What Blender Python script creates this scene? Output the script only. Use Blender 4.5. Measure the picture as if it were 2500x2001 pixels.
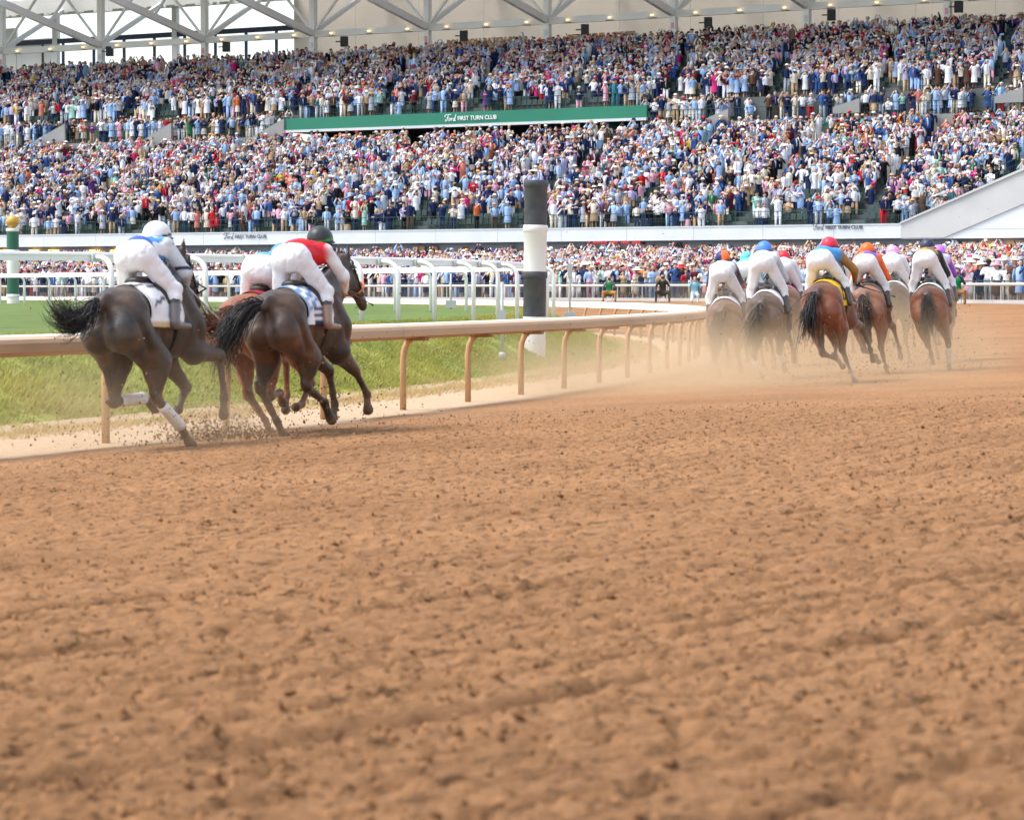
import bpy, math, random
import numpy as np
from mathutils import Vector, Matrix

random.seed(7)
RNG = np.random.default_rng(11)
SC = bpy.context.scene
for _o in list(bpy.data.objects):
    bpy.data.objects.remove(_o)

# ------------------------------------------------------------------ camera
F_PX, W_PX, H_PX, HORIZON = 7090.0, 2500.0, 2001.0, 708.0
CAM_Z = 1.474
PITCH = math.atan((H_PX / 2 - HORIZON) / F_PX)
cam_data = bpy.data.cameras.new('camera')
cam = bpy.data.objects.new('camera', cam_data)
SC.collection.objects.link(cam)
cam_data.sensor_width = 36.0
cam_data.lens = F_PX / W_PX * 36.0
cam_data.clip_start = 0.5
cam_data.clip_end = 6000.0
cam.location = (0, 0, CAM_Z)
cam.rotation_euler = (math.pi / 2 - PITCH, 0, 0)
cam_data.dof.use_dof = True
cam_data.dof.focus_distance = 62.0
cam_data.dof.aperture_fstop = 6.3
SC.camera = cam

# ------------------------------------------------------------------ light
SUN_EL, SUN_AZ = math.radians(60), math.radians(262)      # azimuth clockwise from +Y
world = bpy.data.worlds.new('World')
SC.world = world
world.use_nodes = True
wn = world.node_tree
bg = wn.nodes['Background']
sky = wn.nodes.new('ShaderNodeTexSky')
sky.sky_type = 'NISHITA'
sky.sun_disc = False
sky.sun_elevation = SUN_EL
sky.sun_rotation = SUN_AZ
sky.air_density = 1.1
sky.dust_density = 2.2
hs = wn.nodes.new('ShaderNodeHueSaturation')
hs.inputs['Saturation'].default_value = 0.62
wn.links.new(sky.outputs[0], hs.inputs['Color'])
wn.links.new(hs.outputs[0], bg.inputs['Color'])
bg.inputs['Strength'].default_value = 0.145
sun_data = bpy.data.lights.new('sun', 'SUN')
sun_data.energy = 1.5
sun_data.angle = math.radians(24)
sun_data.color = (1.0, 0.97, 0.93)
sun = bpy.data.objects.new('sun', sun_data)
SC.collection.objects.link(sun)
_sd = Vector((math.sin(SUN_AZ) * math.cos(SUN_EL), math.cos(SUN_AZ) * math.cos(SUN_EL), math.sin(SUN_EL)))
sun.rotation_euler = _sd.to_track_quat('Z', 'Y').to_euler()
sun.location = (0, 0, 80)

SC.view_settings.view_transform = 'Standard'
SC.view_settings.look = 'None'
SC.view_settings.gamma = 1.0
SC.view_settings.use_curve_mapping = False
SC.view_settings.exposure = 1.22
SC.cycles.max_bounces = 6
SC.cycles.diffuse_bounces = 3
SC.cycles.glossy_bounces = 3
SC.cycles.transmission_bounces = 4
SC.cycles.volume_bounces = 1
SC.cycles.transparent_max_bounces = 12
SC.cycles.use_denoising = True

# ------------------------------------------------------------------ helpers
_cp, _sp = math.cos(PITCH), math.sin(PITCH)
def ray(px, py):
    a, b = (px - W_PX / 2) / F_PX, (H_PX / 2 - py) / F_PX
    return np.array([a, _cp + b * _sp, -_sp + b * _cp])
def project(P):
    P = np.atleast_2d(np.asarray(P, float))
    x, y, z = P[:, 0], P[:, 1], P[:, 2] - CAM_Z
    dep = y * _cp - z * _sp
    return W_PX / 2 + F_PX * x / dep, H_PX / 2 - F_PX * (y * _sp + z * _cp) / dep, dep

def link(o, parent=None):
    SC.collection.objects.link(o)
    if parent is not None:
        o.parent = parent
    return o
def tag(o, label=None, cat=None, group=None, kind=None):
    if label: o['label'] = label
    if cat: o['category'] = cat
    if group: o['group'] = group
    if kind: o['kind'] = kind
    return o
def empty(name, loc=(0, 0, 0), rz=0.0, parent=None):
    o = bpy.data.objects.new(name, None)
    o.location = loc
    o.rotation_euler = (0, 0, rz)
    o.empty_display_size = 0.3
    return link(o, parent)

def lin(r, g, b):
    f = lambda c: (c / 255 / 12.92) if c / 255 <= 0.04045 else ((c / 255 + 0.055) / 1.055) ** 2.4
    return (f(r), f(g), f(b))

def mat(name, col, rough=0.7, metal=0.0, var=0.12, scale=6.0, bump=0.0, attr=None, spec=0.5, emit=None, estr=0.0,
        detail=4.0, sheen=0.0, bdist=0.01, dust=None, dust_amt=0.0):
    """Principled material with noise variation, optional colour attribute, bump and shapeless dust patches."""
    m = bpy.data.materials.new(name)
    m.use_nodes = True
    nt = m.node_tree
    N, L = nt.nodes, nt.links
    b = N['Principled BSDF']
    b.inputs['Roughness'].default_value = rough
    b.inputs['Metallic'].default_value = metal
    b.inputs['Specular IOR Level'].default_value = spec
    if sheen:
        b.inputs['Sheen Weight'].default_value = sheen
        b.inputs['Sheen Roughness'].default_value = 0.4
    tc = N.new('ShaderNodeTexCoord')
    nz = N.new('ShaderNodeTexNoise')
    nz.inputs['Scale'].default_value = scale
    nz.inputs['Detail'].default_value = detail
    L.new(tc.outputs['Object'], nz.inputs['Vector'])
    mx = N.new('ShaderNodeMix'); mx.data_type = 'RGBA'; mx.blend_type = 'MULTIPLY'
    mx.inputs['Factor'].default_value = 1.0
    if attr:
        a = N.new('ShaderNodeAttribute'); a.attribute_name = attr
        L.new(a.outputs['Color'], mx.inputs['A'])
    else:
        mx.inputs['A'].default_value = (*col, 1)
    mr = N.new('ShaderNodeMapRange')
    mr.inputs['From Min'].default_value = 0.25; mr.inputs['From Max'].default_value = 0.75
    mr.inputs['To Min'].default_value = 1 - var; mr.inputs['To Max'].default_value = 1 + var
    L.new(nz.outputs['Fac'], mr.inputs['Value'])
    L.new(mr.outputs['Result'], mx.inputs['B'])
    out = mx.outputs['Result']
    if dust is not None:
        n2 = N.new('ShaderNodeTexNoise'); n2.inputs['Scale'].default_value = scale * 0.5; n2.inputs['Detail'].default_value = 6
        L.new(tc.outputs['Object'], n2.inputs['Vector'])
        m2 = N.new('ShaderNodeMapRange')
        m2.inputs['From Min'].default_value = 0.35; m2.inputs['From Max'].default_value = 0.7
        m2.inputs['To Max'].default_value = dust_amt
        L.new(n2.outputs['Fac'], m2.inputs['Value'])
        dx = N.new('ShaderNodeMix'); dx.data_type = 'RGBA'
        L.new(m2.outputs['Result'], dx.inputs['Factor'])
        L.new(out, dx.inputs['A']); dx.inputs['B'].default_value = (*dust, 1)
        out = dx.outputs['Result']
    L.new(out, b.inputs['Base Color'])
    if bump:
        bp = N.new('ShaderNodeBump'); bp.inputs['Strength'].default_value = bump; bp.inputs['Distance'].default_value = bdist
        nb = N.new('ShaderNodeTexNoise'); nb.inputs['Scale'].default_value = scale * 4; nb.inputs['Detail'].default_value = 5
        L.new(tc.outputs['Object'], nb.inputs['Vector'])
        L.new(nb.outputs['Fac'], bp.inputs['Height'])
        L.new(bp.outputs['Normal'], b.inputs['Normal'])
    if emit is not None:
        b.inputs['Emission Color'].default_value = (*emit, 1)
        b.inputs['Emission Strength'].default_value = estr
    return m

def mesh_np(name, V, faces, colors=None, smooth=False, mats=None, fmat=None):
    """V (n,3); faces (m,k) array of tris or quads, or a list of such arrays."""
    me = bpy.data.meshes.new(name)
    V = np.ascontiguousarray(V, dtype=np.float32)
    if not isinstance(faces, (list, tuple)):
        faces = [faces]
    faces = [np.ascontiguousarray(f, dtype=np.int32) for f in faces if len(f)]
    loops = np.concatenate([f.ravel() for f in faces])
    counts = np.concatenate([np.full(len(f), f.shape[1], np.int32) for f in faces])
    starts = np.concatenate([[0], np.cumsum(counts)[:-1]]).astype(np.int32)
    me.vertices.add(len(V)); me.vertices.foreach_set('co', V.ravel())
    me.loops.add(len(loops)); me.loops.foreach_set('vertex_index', loops)
    me.polygons.add(len(counts)); me.polygons.foreach_set('loop_start', starts)
    if fmat is not None:
        me.polygons.foreach_set('material_index', np.ascontiguousarray(fmat, dtype=np.int32))
    me.polygons.foreach_set('use_smooth', np.full(len(counts), bool(smooth)))
    if colors is not None:
        a = me.attributes.new('Col', 'FLOAT_COLOR', 'POINT')
        c = np.ones((len(V), 4), np.float32); c[:, :3] = colors
        a.data.foreach_set('color', c.ravel())
    for m in (mats or []):
        me.materials.append(m)
    me.update(calc_edges=True)
    return me
def obj_np(name, V, faces, m=None, parent=None, colors=None, smooth=False, mats=None, fmat=None):
    me = mesh_np(name, V, faces, colors, smooth, mats or ([m] if m else None), fmat)
    return link(bpy.data.objects.new(name, me), parent)

class MB:
    """collects boxes, beams, tubes, lathes and sweeps; build() links them as one mesh object"""
    def __init__(s): s.v = []; s.f = []; s.n = 0
    def add(s, V, F):
        V = np.asarray(V, float)
        s.v.append(V)
        for f in F: s.f.append([i + s.n for i in f])
        s.n += len(V)
        return s
    def box(s, x0, x1, y0, y1, z0, z1):
        V = [(x, y, z) for z in (z0, z1) for y in (y0, y1) for x in (x0, x1)]
        return s.add(V, [(0, 2, 3, 1), (4, 5, 7, 6), (0, 1, 5, 4), (2, 6, 7, 3), (0, 4, 6, 2), (1, 3, 7, 5)])
    def beam(s, a, b, w, h, up=(0, 0, 1)):
        a, b = np.array(a, float), np.array(b, float)
        d = b - a; d /= np.linalg.norm(d)
        sd = np.cross(d, up); sd /= np.linalg.norm(sd); u = np.cross(sd, d)
        V = []
        for p in (a, b):
            for i, j in ((-1, -1), (1, -1), (1, 1), (-1, 1)):
                V.append(p + sd * w / 2 * i + u * h / 2 * j)
        return s.add(V, [(0, 1, 2, 3), (7, 6, 5, 4), (0, 4, 5, 1), (1, 5, 6, 2), (2, 6, 7, 3), (3, 7, 4, 0)])
    def tube(s, pts, r, n=8, cap=True):
        pts = [np.array(p, float) for p in pts]
        rs = r if hasattr(r, '__len__') else [r] * len(pts)
        V = []; F = []
        ref = None
        for i, p in enumerate(pts):
            d = pts[min(i + 1, len(pts) - 1)] - pts[max(i - 1, 0)]
            d = d / (np.linalg.norm(d) + 1e-9)
            if ref is None:
                ref = np.array([0, 0, 1.0]) if abs(d[2]) < 0.9 else np.array([1.0, 0, 0])
            e1 = ref - d * np.dot(ref, d); e1 /= np.linalg.norm(e1) + 1e-9
            e2 = np.cross(d, e1); ref = e1
            for k in range(n):
                t = 2 * math.pi * k / n
                V.append(p + rs[i] * (math.cos(t) * e1 + math.sin(t) * e2))
        for i in range(len(pts) - 1):
            for k in range(n):
                F.append((i * n + k, i * n + (k + 1) % n, (i + 1) * n + (k + 1) % n, (i + 1) * n + k))
        if cap:
            F.append(tuple(range(n))[::-1]); F.append(tuple(range((len(pts) - 1) * n, len(pts) * n)))
        return s.add(V, F)
    def lathe(s, prof, n=16, c=(0, 0, 0)):
        V = []; F = []
        for (r, z) in prof:
            for k in range(n):
                t = 2 * math.pi * k / n
                V.append((c[0] + r * math.cos(t), c[1] + r * math.sin(t), c[2] + z))
        for i in range(len(prof) - 1):
            for k in range(n):
                F.append((i * n + k, i * n + (k + 1) % n, (i + 1) * n + (k + 1) % n, (i + 1) * n + k))
        F.append(tuple(range(n))[::-1]); F.append(tuple(range((len(prof) - 1) * n, len(prof) * n)))
        return s.add(V, F)
    def prism(s, poly, axis, a0, a1):
        """poly: 2-D outline, extruded along axis ('x','y','z') from a0 to a1"""
        n = len(poly); V = []
        for a in (a0, a1):
            for p, q in poly:
                V.append({'x': (a, p, q), 'y': (p, a, q), 'z': (p, q, a)}[axis])
        F = [tuple(range(n)), tuple(range(n, 2 * n))[::-1]]
        for k in range(n):
            F.append((k, k + n, (k + 1) % n + n, (k + 1) % n))
        return s.add(V, F)
    def mesh(s, name, m=None, smooth=False, autosmooth=None):
        me = bpy.data.meshes.new(name)
        me.from_pydata(np.concatenate(s.v).tolist(), [], s.f)
        if m: me.materials.append(m)
        me.polygons.foreach_set('use_smooth', np.full(len(me.polygons), bool(smooth)))
        me.update()
        if autosmooth:
            me.set_sharp_from_angle(angle=math.radians(autosmooth))
        return me
    def build(s, name, m=None, parent=None, smooth=False, autosmooth=None):
        return link(bpy.data.objects.new(name, s.mesh(name, m, smooth, autosmooth)), parent)

def dup(o, parent=None, loc=None):
    c = o.copy(); SC.collection.objects.link(c)
    if parent is not None: c.parent = parent
    if loc is not None: c.location = loc
    return c

_TAB = RNG.random(65536)
def vnoise(x, y, seed=0):
    ix, iy = np.floor(x).astype(np.int64), np.floor(y).astype(np.int64)
    fx, fy = x - ix, y - iy
    fx, fy = fx * fx * (3 - 2 * fx), fy * fy * (3 - 2 * fy)
    h = lambda a, b: _TAB[((a * 73856093) ^ (b * 19349663) ^ (seed * 83492791)) & 65535]
    return (h(ix, iy) * (1 - fx) + h(ix + 1, iy) * fx) * (1 - fy) + (h(ix, iy + 1) * (1 - fx) + h(ix + 1, iy + 1) * fx) * fy

# ------------------------------------------------------------------ signed-distance bodies
def rc(a, b, ra, rb, col=0, sc=None, k=0.05):
    return dict(a=np.array(a, float), b=np.array(b, float), ra=ra, rb=rb, col=col, sc=sc, k=k)
def _pd(p, P):
    a, ba = p['a'], p['b'] - p['a']
    q = P - a
    if p['sc'] is not None:
        s = np.array(p['sc'], float)
        q = q / s; ba = ba / s; m = s.min()
    else:
        m = 1.0
    L2 = float(ba @ ba)
    t = np.clip(q @ ba / L2, 0, 1) if L2 > 1e-12 else np.zeros(q.shape[:-1])
    return (np.linalg.norm(q - t[..., None] * ba, axis=-1) - (p['ra'] + (p['rb'] - p['ra']) * t)) * m
def sdf_at(prims, P):
    D = np.full(P.shape[:-1], 9.0)
    for p in prims:
        d = _pd(p, P); k = p['k']
        h = np.maximum(k - np.abs(D - d), 0) / k
        D = np.minimum(D, d) - h * h * k / 4
    return D
def surface_nets(D, org, h):
    ins = D < 0
    nx, ny, nz = D.shape
    c = [(i, j, k) for i in (0, 1) for j in (0, 1) for k in (0, 1)]
    sl = lambda A, o: A[o[0]:nx - 1 + o[0], o[1]:ny - 1 + o[1], o[2]:nz - 1 + o[2]]
    cnt = sum(sl(ins, o).astype(np.int8) for o in c)
    act = (cnt > 0) & (cnt < 8)
    idx = np.full(act.shape, -1, np.int64)
    ii = np.argwhere(act)
    idx[act] = np.arange(len(ii))
    acc = np.zeros((len(ii), 3)); num = np.zeros(len(ii))
    val = {o: D[ii[:, 0] + o[0], ii[:, 1] + o[1], ii[:, 2] + o[2]] for o in c}
    for o in c:
        for ax in range(3):
            if o[ax]: continue
            o2 = list(o); o2[ax] = 1; o2 = tuple(o2)
            a, b = val[o], val[o2]
            m = (a < 0) != (b < 0)
            t = np.where(m, a / np.where(m, a - b, 1), 0)
            p = np.zeros((len(ii), 3)) + np.array(o, float); p[:, ax] += t
            acc[m] += p[m]; num[m] += 1
    V = (ii + acc / num[:, None]) * h + org
    quads = []
    for ax in range(3):
        o1, o2 = (ax + 1) % 3, (ax + 2) % 3
        s0 = [slice(None)] * 3; s1 = [slice(None)] * 3
        s0[ax] = slice(0, -1); s1[ax] = slice(1, None)
        A, B = ins[tuple(s0)], ins[tuple(s1)]
        e = np.argwhere(A != B)
        e = e[(e[:, o1] > 0) & (e[:, o2] > 0)]
        lim = np.array(act.shape)
        e = e[(e[:, o1] < lim[o1]) & (e[:, o2] < lim[o2])]
        flip = A[e[:, 0], e[:, 1], e[:, 2]]
        q = []
        for d1, d2 in ((0, 0), (1, 0), (1, 1), (0, 1)):
            f = e.copy(); f[:, o1] -= d1; f[:, o2] -= d2
            q.append(idx[f[:, 0], f[:, 1], f[:, 2]])
        q = np.stack(q, 1)
        q[~flip] = q[~flip][:, ::-1]
        quads.append(q)
    return V, np.concatenate(quads)
def sdf_mesh(prims, h, colfn=None, soft=0.02, relax=2):
    lo = np.min([np.minimum(p['a'], p['b']) - max(p['ra'], p['rb']) * (max(p['sc']) if p['sc'] else 1) for p in prims], 0) - 3 * h
    hi = np.max([np.maximum(p['a'], p['b']) + max(p['ra'], p['rb']) * (max(p['sc']) if p['sc'] else 1) for p in prims], 0) + 3 * h
    n = np.ceil((hi - lo) / h).astype(int) + 1
    D = np.full(n, 0.3)
    ax = [lo[i] + h * np.arange(n[i]) for i in range(3)]
    for p in prims:
        R_ = max(p['ra'], p['rb']) * (max(p['sc']) if p['sc'] else 1) + p['k'] + 0.03
        l = np.clip(((np.minimum(p['a'], p['b']) - R_ - lo) / h).astype(int), 0, n - 1)
        u = np.clip(((np.maximum(p['a'], p['b']) + R_ - lo) / h).astype(int) + 2, 1, n)
        G = np.stack(np.meshgrid(ax[0][l[0]:u[0]], ax[1][l[1]:u[1]], ax[2][l[2]:u[2]], indexing='ij'), -1)
        d = _pd(p, G); k = p['k']
        S = D[l[0]:u[0], l[1]:u[1], l[2]:u[2]]
        hh = np.maximum(k - np.abs(S - d), 0) / k
        D[l[0]:u[0], l[1]:u[1], l[2]:u[2]] = np.minimum(S, d) - hh * hh * k / 4
    V, Q = surface_nets(D, lo, h)
    for _ in range(relax):                     # light smoothing
        E = np.concatenate([Q[:, [0, 1]], Q[:, [1, 2]], Q[:, [2, 3]], Q[:, [3, 0]]])
        s = np.zeros_like(V); c = np.zeros(len(V))
        np.add.at(s, E[:, 0], V[E[:, 1]]); np.add.at(c, E[:, 0], 1)
        np.add.at(s, E[:, 1], V[E[:, 0]]); np.add.at(c, E[:, 1], 1)
        V = V * 0.5 + 0.5 * s / np.maximum(c, 1)[:, None]
    if colfn is None:
        return V, Q, None
    W = np.zeros(len(V)); C = np.zeros((len(V), 3))
    for p in prims:
        w = np.exp(-np.maximum(_pd(p, V), -0.3) / soft)
        W += w; C += w[:, None] * np.array(colfn(p['col']))
    return V, Q, C / W[:, None]

# ================================================================== SETTING: track geometry
CX, CY, RR = -135.5, 76.0, 140.3
R_OUT = RR + 24.5
def pol(r, th): return CX + r * np.cos(th), CY + r * np.sin(th)
TH_CAM = math.atan2(-CY, -CX)
def sstep(a, b, x):
    t = np.clip((x - a) / (b - a), 0, 1); return t * t * (3 - 2 * t)
def ground_z(r):
    r = np.asarray(r, float)
    z = 0.93 * (1 - sstep(135.9, 138.6, r)) + 0.03 * (1 - sstep(138.6, 140.4, r))
    return z + 0.036 * np.clip(r - RR, 0, None)
def gz_xy(x, y):
    return float(ground_z(math.hypot(x - CX, y - CY)))

DIRT = lin(190, 128, 80)
m_dirt = bpy.data.materials.new('dirt'); m_dirt.use_nodes = True
def build_dirt_mat(m):
    nt = m.node_tree; N, L = nt.nodes, nt.links
    b = N['Principled BSDF']; b.inputs['Roughness'].default_value = 0.95; b.inputs['Specular IOR Level'].default_value = 0.15
    geo = N.new('ShaderNodeNewGeometry')
    n1 = N.new('ShaderNodeTexNoise'); n1.inputs['Scale'].default_value = 0.35; n1.inputs['Detail'].default_value = 6
    n2 = N.new('ShaderNodeTexNoise'); n2.inputs['Scale'].default_value = 14; n2.inputs['Detail'].default_value = 8; n2.inputs['Roughness'].default_value = 0.7
    n3 = N.new('ShaderNodeTexNoise'); n3.inputs['Scale'].default_value = 23; n3.inputs['Detail'].default_value = 6; n3.inputs['Roughness'].default_value = 0.72
    for n in (n1, n2): L.new(geo.outputs['Position'], n.inputs['Vector'])
    tk = N.new('ShaderNodeAttribute'); tk.attribute_name = 'trk'
    vm = N.new('ShaderNodeVectorMath'); vm.operation = 'MULTIPLY'; vm.inputs[1].default_value = (1.0, 0.33, 1.0)
    L.new(tk.outputs['Vector'], vm.inputs[0]); L.new(vm.outputs[0], n3.inputs['Vector'])
    r1 = N.new('ShaderNodeValToRGB')
    r1.color_ramp.elements[0].position = 0.3; r1.color_ramp.elements[0].color = (0.285, 0.145, 0.065, 1)
    r1.color_ramp.elements[1].position = 0.72; r1.color_ramp.elements[1].color = (0.39, 0.203, 0.094, 1)
    L.new(n1.outputs['Fac'], r1.inputs['Fac'])
    r2 = N.new('ShaderNodeMapRange'); r2.inputs['From Min'].default_value = 0.3; r2.inputs['From Max'].default_value = 0.6
    r2.inputs['To Min'].default_value = 0.72; r2.inputs['To Max'].default_value = 1.08
    L.new(n2.outputs['Fac'], r2.inputs['Value'])
    # small dark specks: shaded sides of crumbs painted into the soil colour
    r3 = N.new('ShaderNodeMapRange'); r3.inputs['From Min'].default_value = 0.38; r3.inputs['From Max'].default_value = 0.47
    r3.inputs['To Min'].default_value = 0.38; r3.inputs['To Max'].default_value = 1.0
    L.new(n3.outputs['Fac'], r3.inputs['Value'])
    mu = N.new('ShaderNodeMath'); mu.operation = 'MULTIPLY'
    L.new(r2.outputs['Result'], mu.inputs[0]); L.new(r3.outputs['Result'], mu.inputs[1])
    mx = N.new('ShaderNodeMix'); mx.data_type = 'RGBA'; mx.blend_type = 'MULTIPLY'; mx.inputs['Factor'].default_value = 1
    L.new(r1.outputs['Color'], mx.inputs['A']); L.new(mu.outputs[0], mx.inputs['B'])
    # pale sandy strip along the rail comes as a vertex attribute of the soil
    at = N.new('ShaderNodeAttribute'); at.attribute_name = 'Col'
    sx = N.new('ShaderNodeSeparateColor'); L.new(at.outputs['Color'], sx.inputs['Color'])
    mz = N.new('ShaderNodeMix'); mz.data_type = 'RGBA'
    L.new(sx.outputs['Red'], mz.inputs['Factor']); L.new(mx.outputs['Result'], mz.inputs['A'])
    sm = N.new('ShaderNodeMix'); sm.data_type = 'RGBA'; sm.blend_type = 'MULTIPLY'; sm.inputs['Factor'].default_value = 0.8
    sm.inputs['A'].default_value = (0.53, 0.385, 0.25, 1); L.new(r2.outputs['Result'], sm.inputs['B'])
    L.new(sm.outputs['Result'], mz.inputs['B'])
    L.new(mz.outputs['Result'], b.inputs['Base Color'])
    bp = N.new('ShaderNodeBump'); bp.inputs['Strength'].default_value = 0.9; bp.inputs['Distance'].default_value = 0.035
    L.new(n2.outputs['Fac'], bp.inputs['Height']); L.new(bp.outputs['Normal'], b.inputs['Normal'])
build_dirt_mat(m_dirt)

def worley(x, y, seed):
    ix, iy = np.floor(x).astype(np.int64), np.floor(y).astype(np.int64)
    best = np.full(x.shape, 9.0); hid = np.zeros(x.shape)
    for dx in (-1, 0, 1):
        for dy in (-1, 0, 1):
            a, b = ix + dx, iy + dy
            h = ((a * 73856093) ^ (b * 19349663) ^ (seed * 83492791))
            d = np.hypot(a + _TAB[h & 65535] - x, b + _TAB[(h >> 3) & 65535] - y)
            m = d < best
            best = np.where(m, d, best); hid = np.where(m, _TAB[(h >> 5) & 65535], hid)
    return best, hid
def dirt_disp(r, t):
    """tilled relief: crumbs, hollows and harrow lines that run along the track; r radial, t along (m)"""
    rr = r - 0.25 * np.clip(t, -6, 16)
    d = 0.006 * (vnoise(rr * 4.2, t * 0.7, 1) - 0.5) + 0.010 * (vnoise(rr * 14.0, t * 1.6, 2) - 0.5)
    f1, hi = worley(rr * 10, t * 7, 3)
    d += 0.008 * np.clip(hi - 0.6, 0, 1) * sstep(0.58, 0.22, f1)
    f2, h2 = worley(rr * 31, t * 10, 4)
    d += 0.018 * np.clip(h2 - 0.30, 0, 1) * sstep(0.60, 0.28, f2)
    f3, h3 = worley(rr * 48 + 5, t * 17, 14)
    d += 0.013 * h3 * sstep(0.6, 0.25, f3)
    pit = sstep(0.64, 0.80, vnoise(rr * 19.0, t * 9.0, 5))
    d -= 0.028 * pit
    fur = 0.5 + 0.5 * np.sin(2 * math.pi * (rr / 0.27 + 0.8 * vnoise(rr * 1.3, t * 0.25, 7)))
    d -= 0.024 * fur ** 6 * (0.4 + vnoise(rr * 2.0, t * 0.8, 13))
    fu2 = 0.5 + 0.5 * np.sin(2 * math.pi * (rr / 0.105 + 0.6 * vnoise(rr * 2.3, t * 0.4, 15)))
    d -= 0.013 * fu2 ** 3 * (0.35 + vnoise(rr * 3.0, t * 0.7, 16))
    for r0, w, dep in ((150.26, 0.036, 0.060), (151.88, 0.036, 0.050), (149.35, 0.035, 0.028), (148.1, 0.04, 0.034), (146.9, 0.045, 0.03), (145.2, 0.07, 0.012)):
        wob = 0.06 * (vnoise(t * 1.1, t * 0 + r0, 8) - 0.5)
        x = rr - r0 - wob
        d += dep * (0.50 + 0.6 * vnoise(t * 4.3, t * 0 + r0, 9)) * (0.35 * np.exp(-((x + 1.9 * w) / (1.2 * w)) ** 2) - np.exp(-(x / w) ** 2))
    return d

Vs, Qs, Cs, off = [], [], [], 0
def add_grid(X, Y, Z, keep=None, pale=None):
    global off
    n, m = X.shape
    idx = np.arange(n * m).reshape(n, m)
    q = np.stack([idx[:-1, :-1], idx[1:, :-1], idx[1:, 1:], idx[:-1, 1:]], -1).reshape(-1, 4)
    V = np.stack([X, Y, Z], -1).reshape(-1, 3)
    p = (pale if pale is not None else np.zeros_like(X)).ravel()
    if keep is not None:
        q = q[keep.ravel()[q].all(1)]
        u, inv = np.unique(q, return_inverse=True)
        V, q, p = V[u], inv.reshape(-1, 4), p[u]
    Vs.append(V); Qs.append(q + off); Cs.append(np.stack([p] * 3, -1)); off += len(V)

PALE_END = 140.85
def pale_of(r, t):
    e = 0.5 * (vnoise(t * 0.8, r * 0.5, 21) - 0.5) + 0.25 * (vnoise(t * 4, r * 3, 22) - 0.5)
    return (1 - sstep(140.45 + e, PALE_END + e, r)) * 0.92 + 0.10 * vnoise(r * 2, t * 1.2, 23) * (1 - sstep(141, 144, r))
# base sheet of the whole bend
rs = np.concatenate([np.arange(138.2, 142, 0.25), np.arange(142, R_OUT + 1.3, 0.75)])
ths = np.radians(np.arange(-64, 76, 0.12))
Rg, Tg = np.meshgrid(rs, ths)
X, Y = pol(Rg, Tg)
px, py, dp = project(np.stack([X.ravel(), Y.ravel(), ground_z(Rg).ravel()], -1))
low = sstep(-4.0, -2.6, X + 0) * 0 + sstep(0.0, 1.2, np.minimum(np.minimum(Y - 1.2, 32.5 - Y), np.minimum(0.2 * Y + 4.6 - np.abs(X), np.minimum(Rg - 141.3, 156.8 - Rg))))
add_grid(X, Y, ground_z(Rg) - 0.22 * low, pale=pale_of(Rg, (Tg - TH_CAM) * RR))
# tilled relief where the picture shows it
def patch(y0, y1, dr, dt, fade, flank=0.0, sink=0.0):
    t0, t1 = -1.5 - flank * 1.3, y1 * 1.15 + 3 + flank
    r = np.arange(140.6, 157.0 + flank * .2, dr); t = np.arange(t0, t1, dt)
    T, R2 = np.meshgrid(t, r)
    th = TH_CAM + T / 155.4
    X, Y = pol(R2, th)
    keep = (Y > y0) & (Y < y1) & (np.abs(X) < (0.2 * Y + flank if flank else 0.176 * Y * 1.14 + 0.2))
    if flank: keep &= ~((np.abs(X) < 0.176 * Y * 1.14 - 0.1) & (Y > 4.3) & (Y < 32))
    rows = keep.any(1); cols = keep.any(0)
    R2, T, X, Y, keep = [A[rows][:, cols] for A in (R2, T, X, Y, keep)]
    e = sstep(y1, y1 - fade, Y) if fade else 1.0
    e2 = sstep(140.6, 142.0, R2) 
    d = dirt_disp(R2, T) * (1.0 if not fade else e * 0.8 + 0.2)
    Z = ground_z(R2) + 0.008 * (e if fade else 1) * e2 + d * e2 + 0.004 - sink * e2
    add_grid(X, Y, Z, keep, pale_of(R2, T))
patch(4.0, 11.02, 0.0135, 0.025, 0)
patch(10.85, 34.0, 0.03, 0.055, 6)
patch(0.6, 34.0, 0.06, 0.10, 6, flank=5.0, sink=0.002)
_V = np.concatenate(Vs)
track = obj_np('dirt_track', _V, np.concatenate(Qs), m_dirt, colors=np.concatenate(Cs), smooth=True)
_r = np.hypot(_V[:, 0] - CX, _V[:, 1] - CY); _t = (np.arctan2(_V[:, 1] - CY, _V[:, 0] - CX) - TH_CAM) * 155.4
_at = track.data.attributes.new('trk', 'FLOAT_VECTOR', 'POINT')
_at.data.foreach_set('vector', np.stack([_r - 0.25 * np.clip(_t, -6, 16), _t, _t * 0], -1).astype(np.float32).ravel())
tag(track, kind='structure')

# far ground sheet below everything
g = MB(); g.box(-2500, 2500, -1500, 4000, -0.9, -0.6)
tag(g.build('ground', mat('far_ground', (0.12, 0.14, 0.07), 0.95, scale=0.05)), kind='structure')

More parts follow.
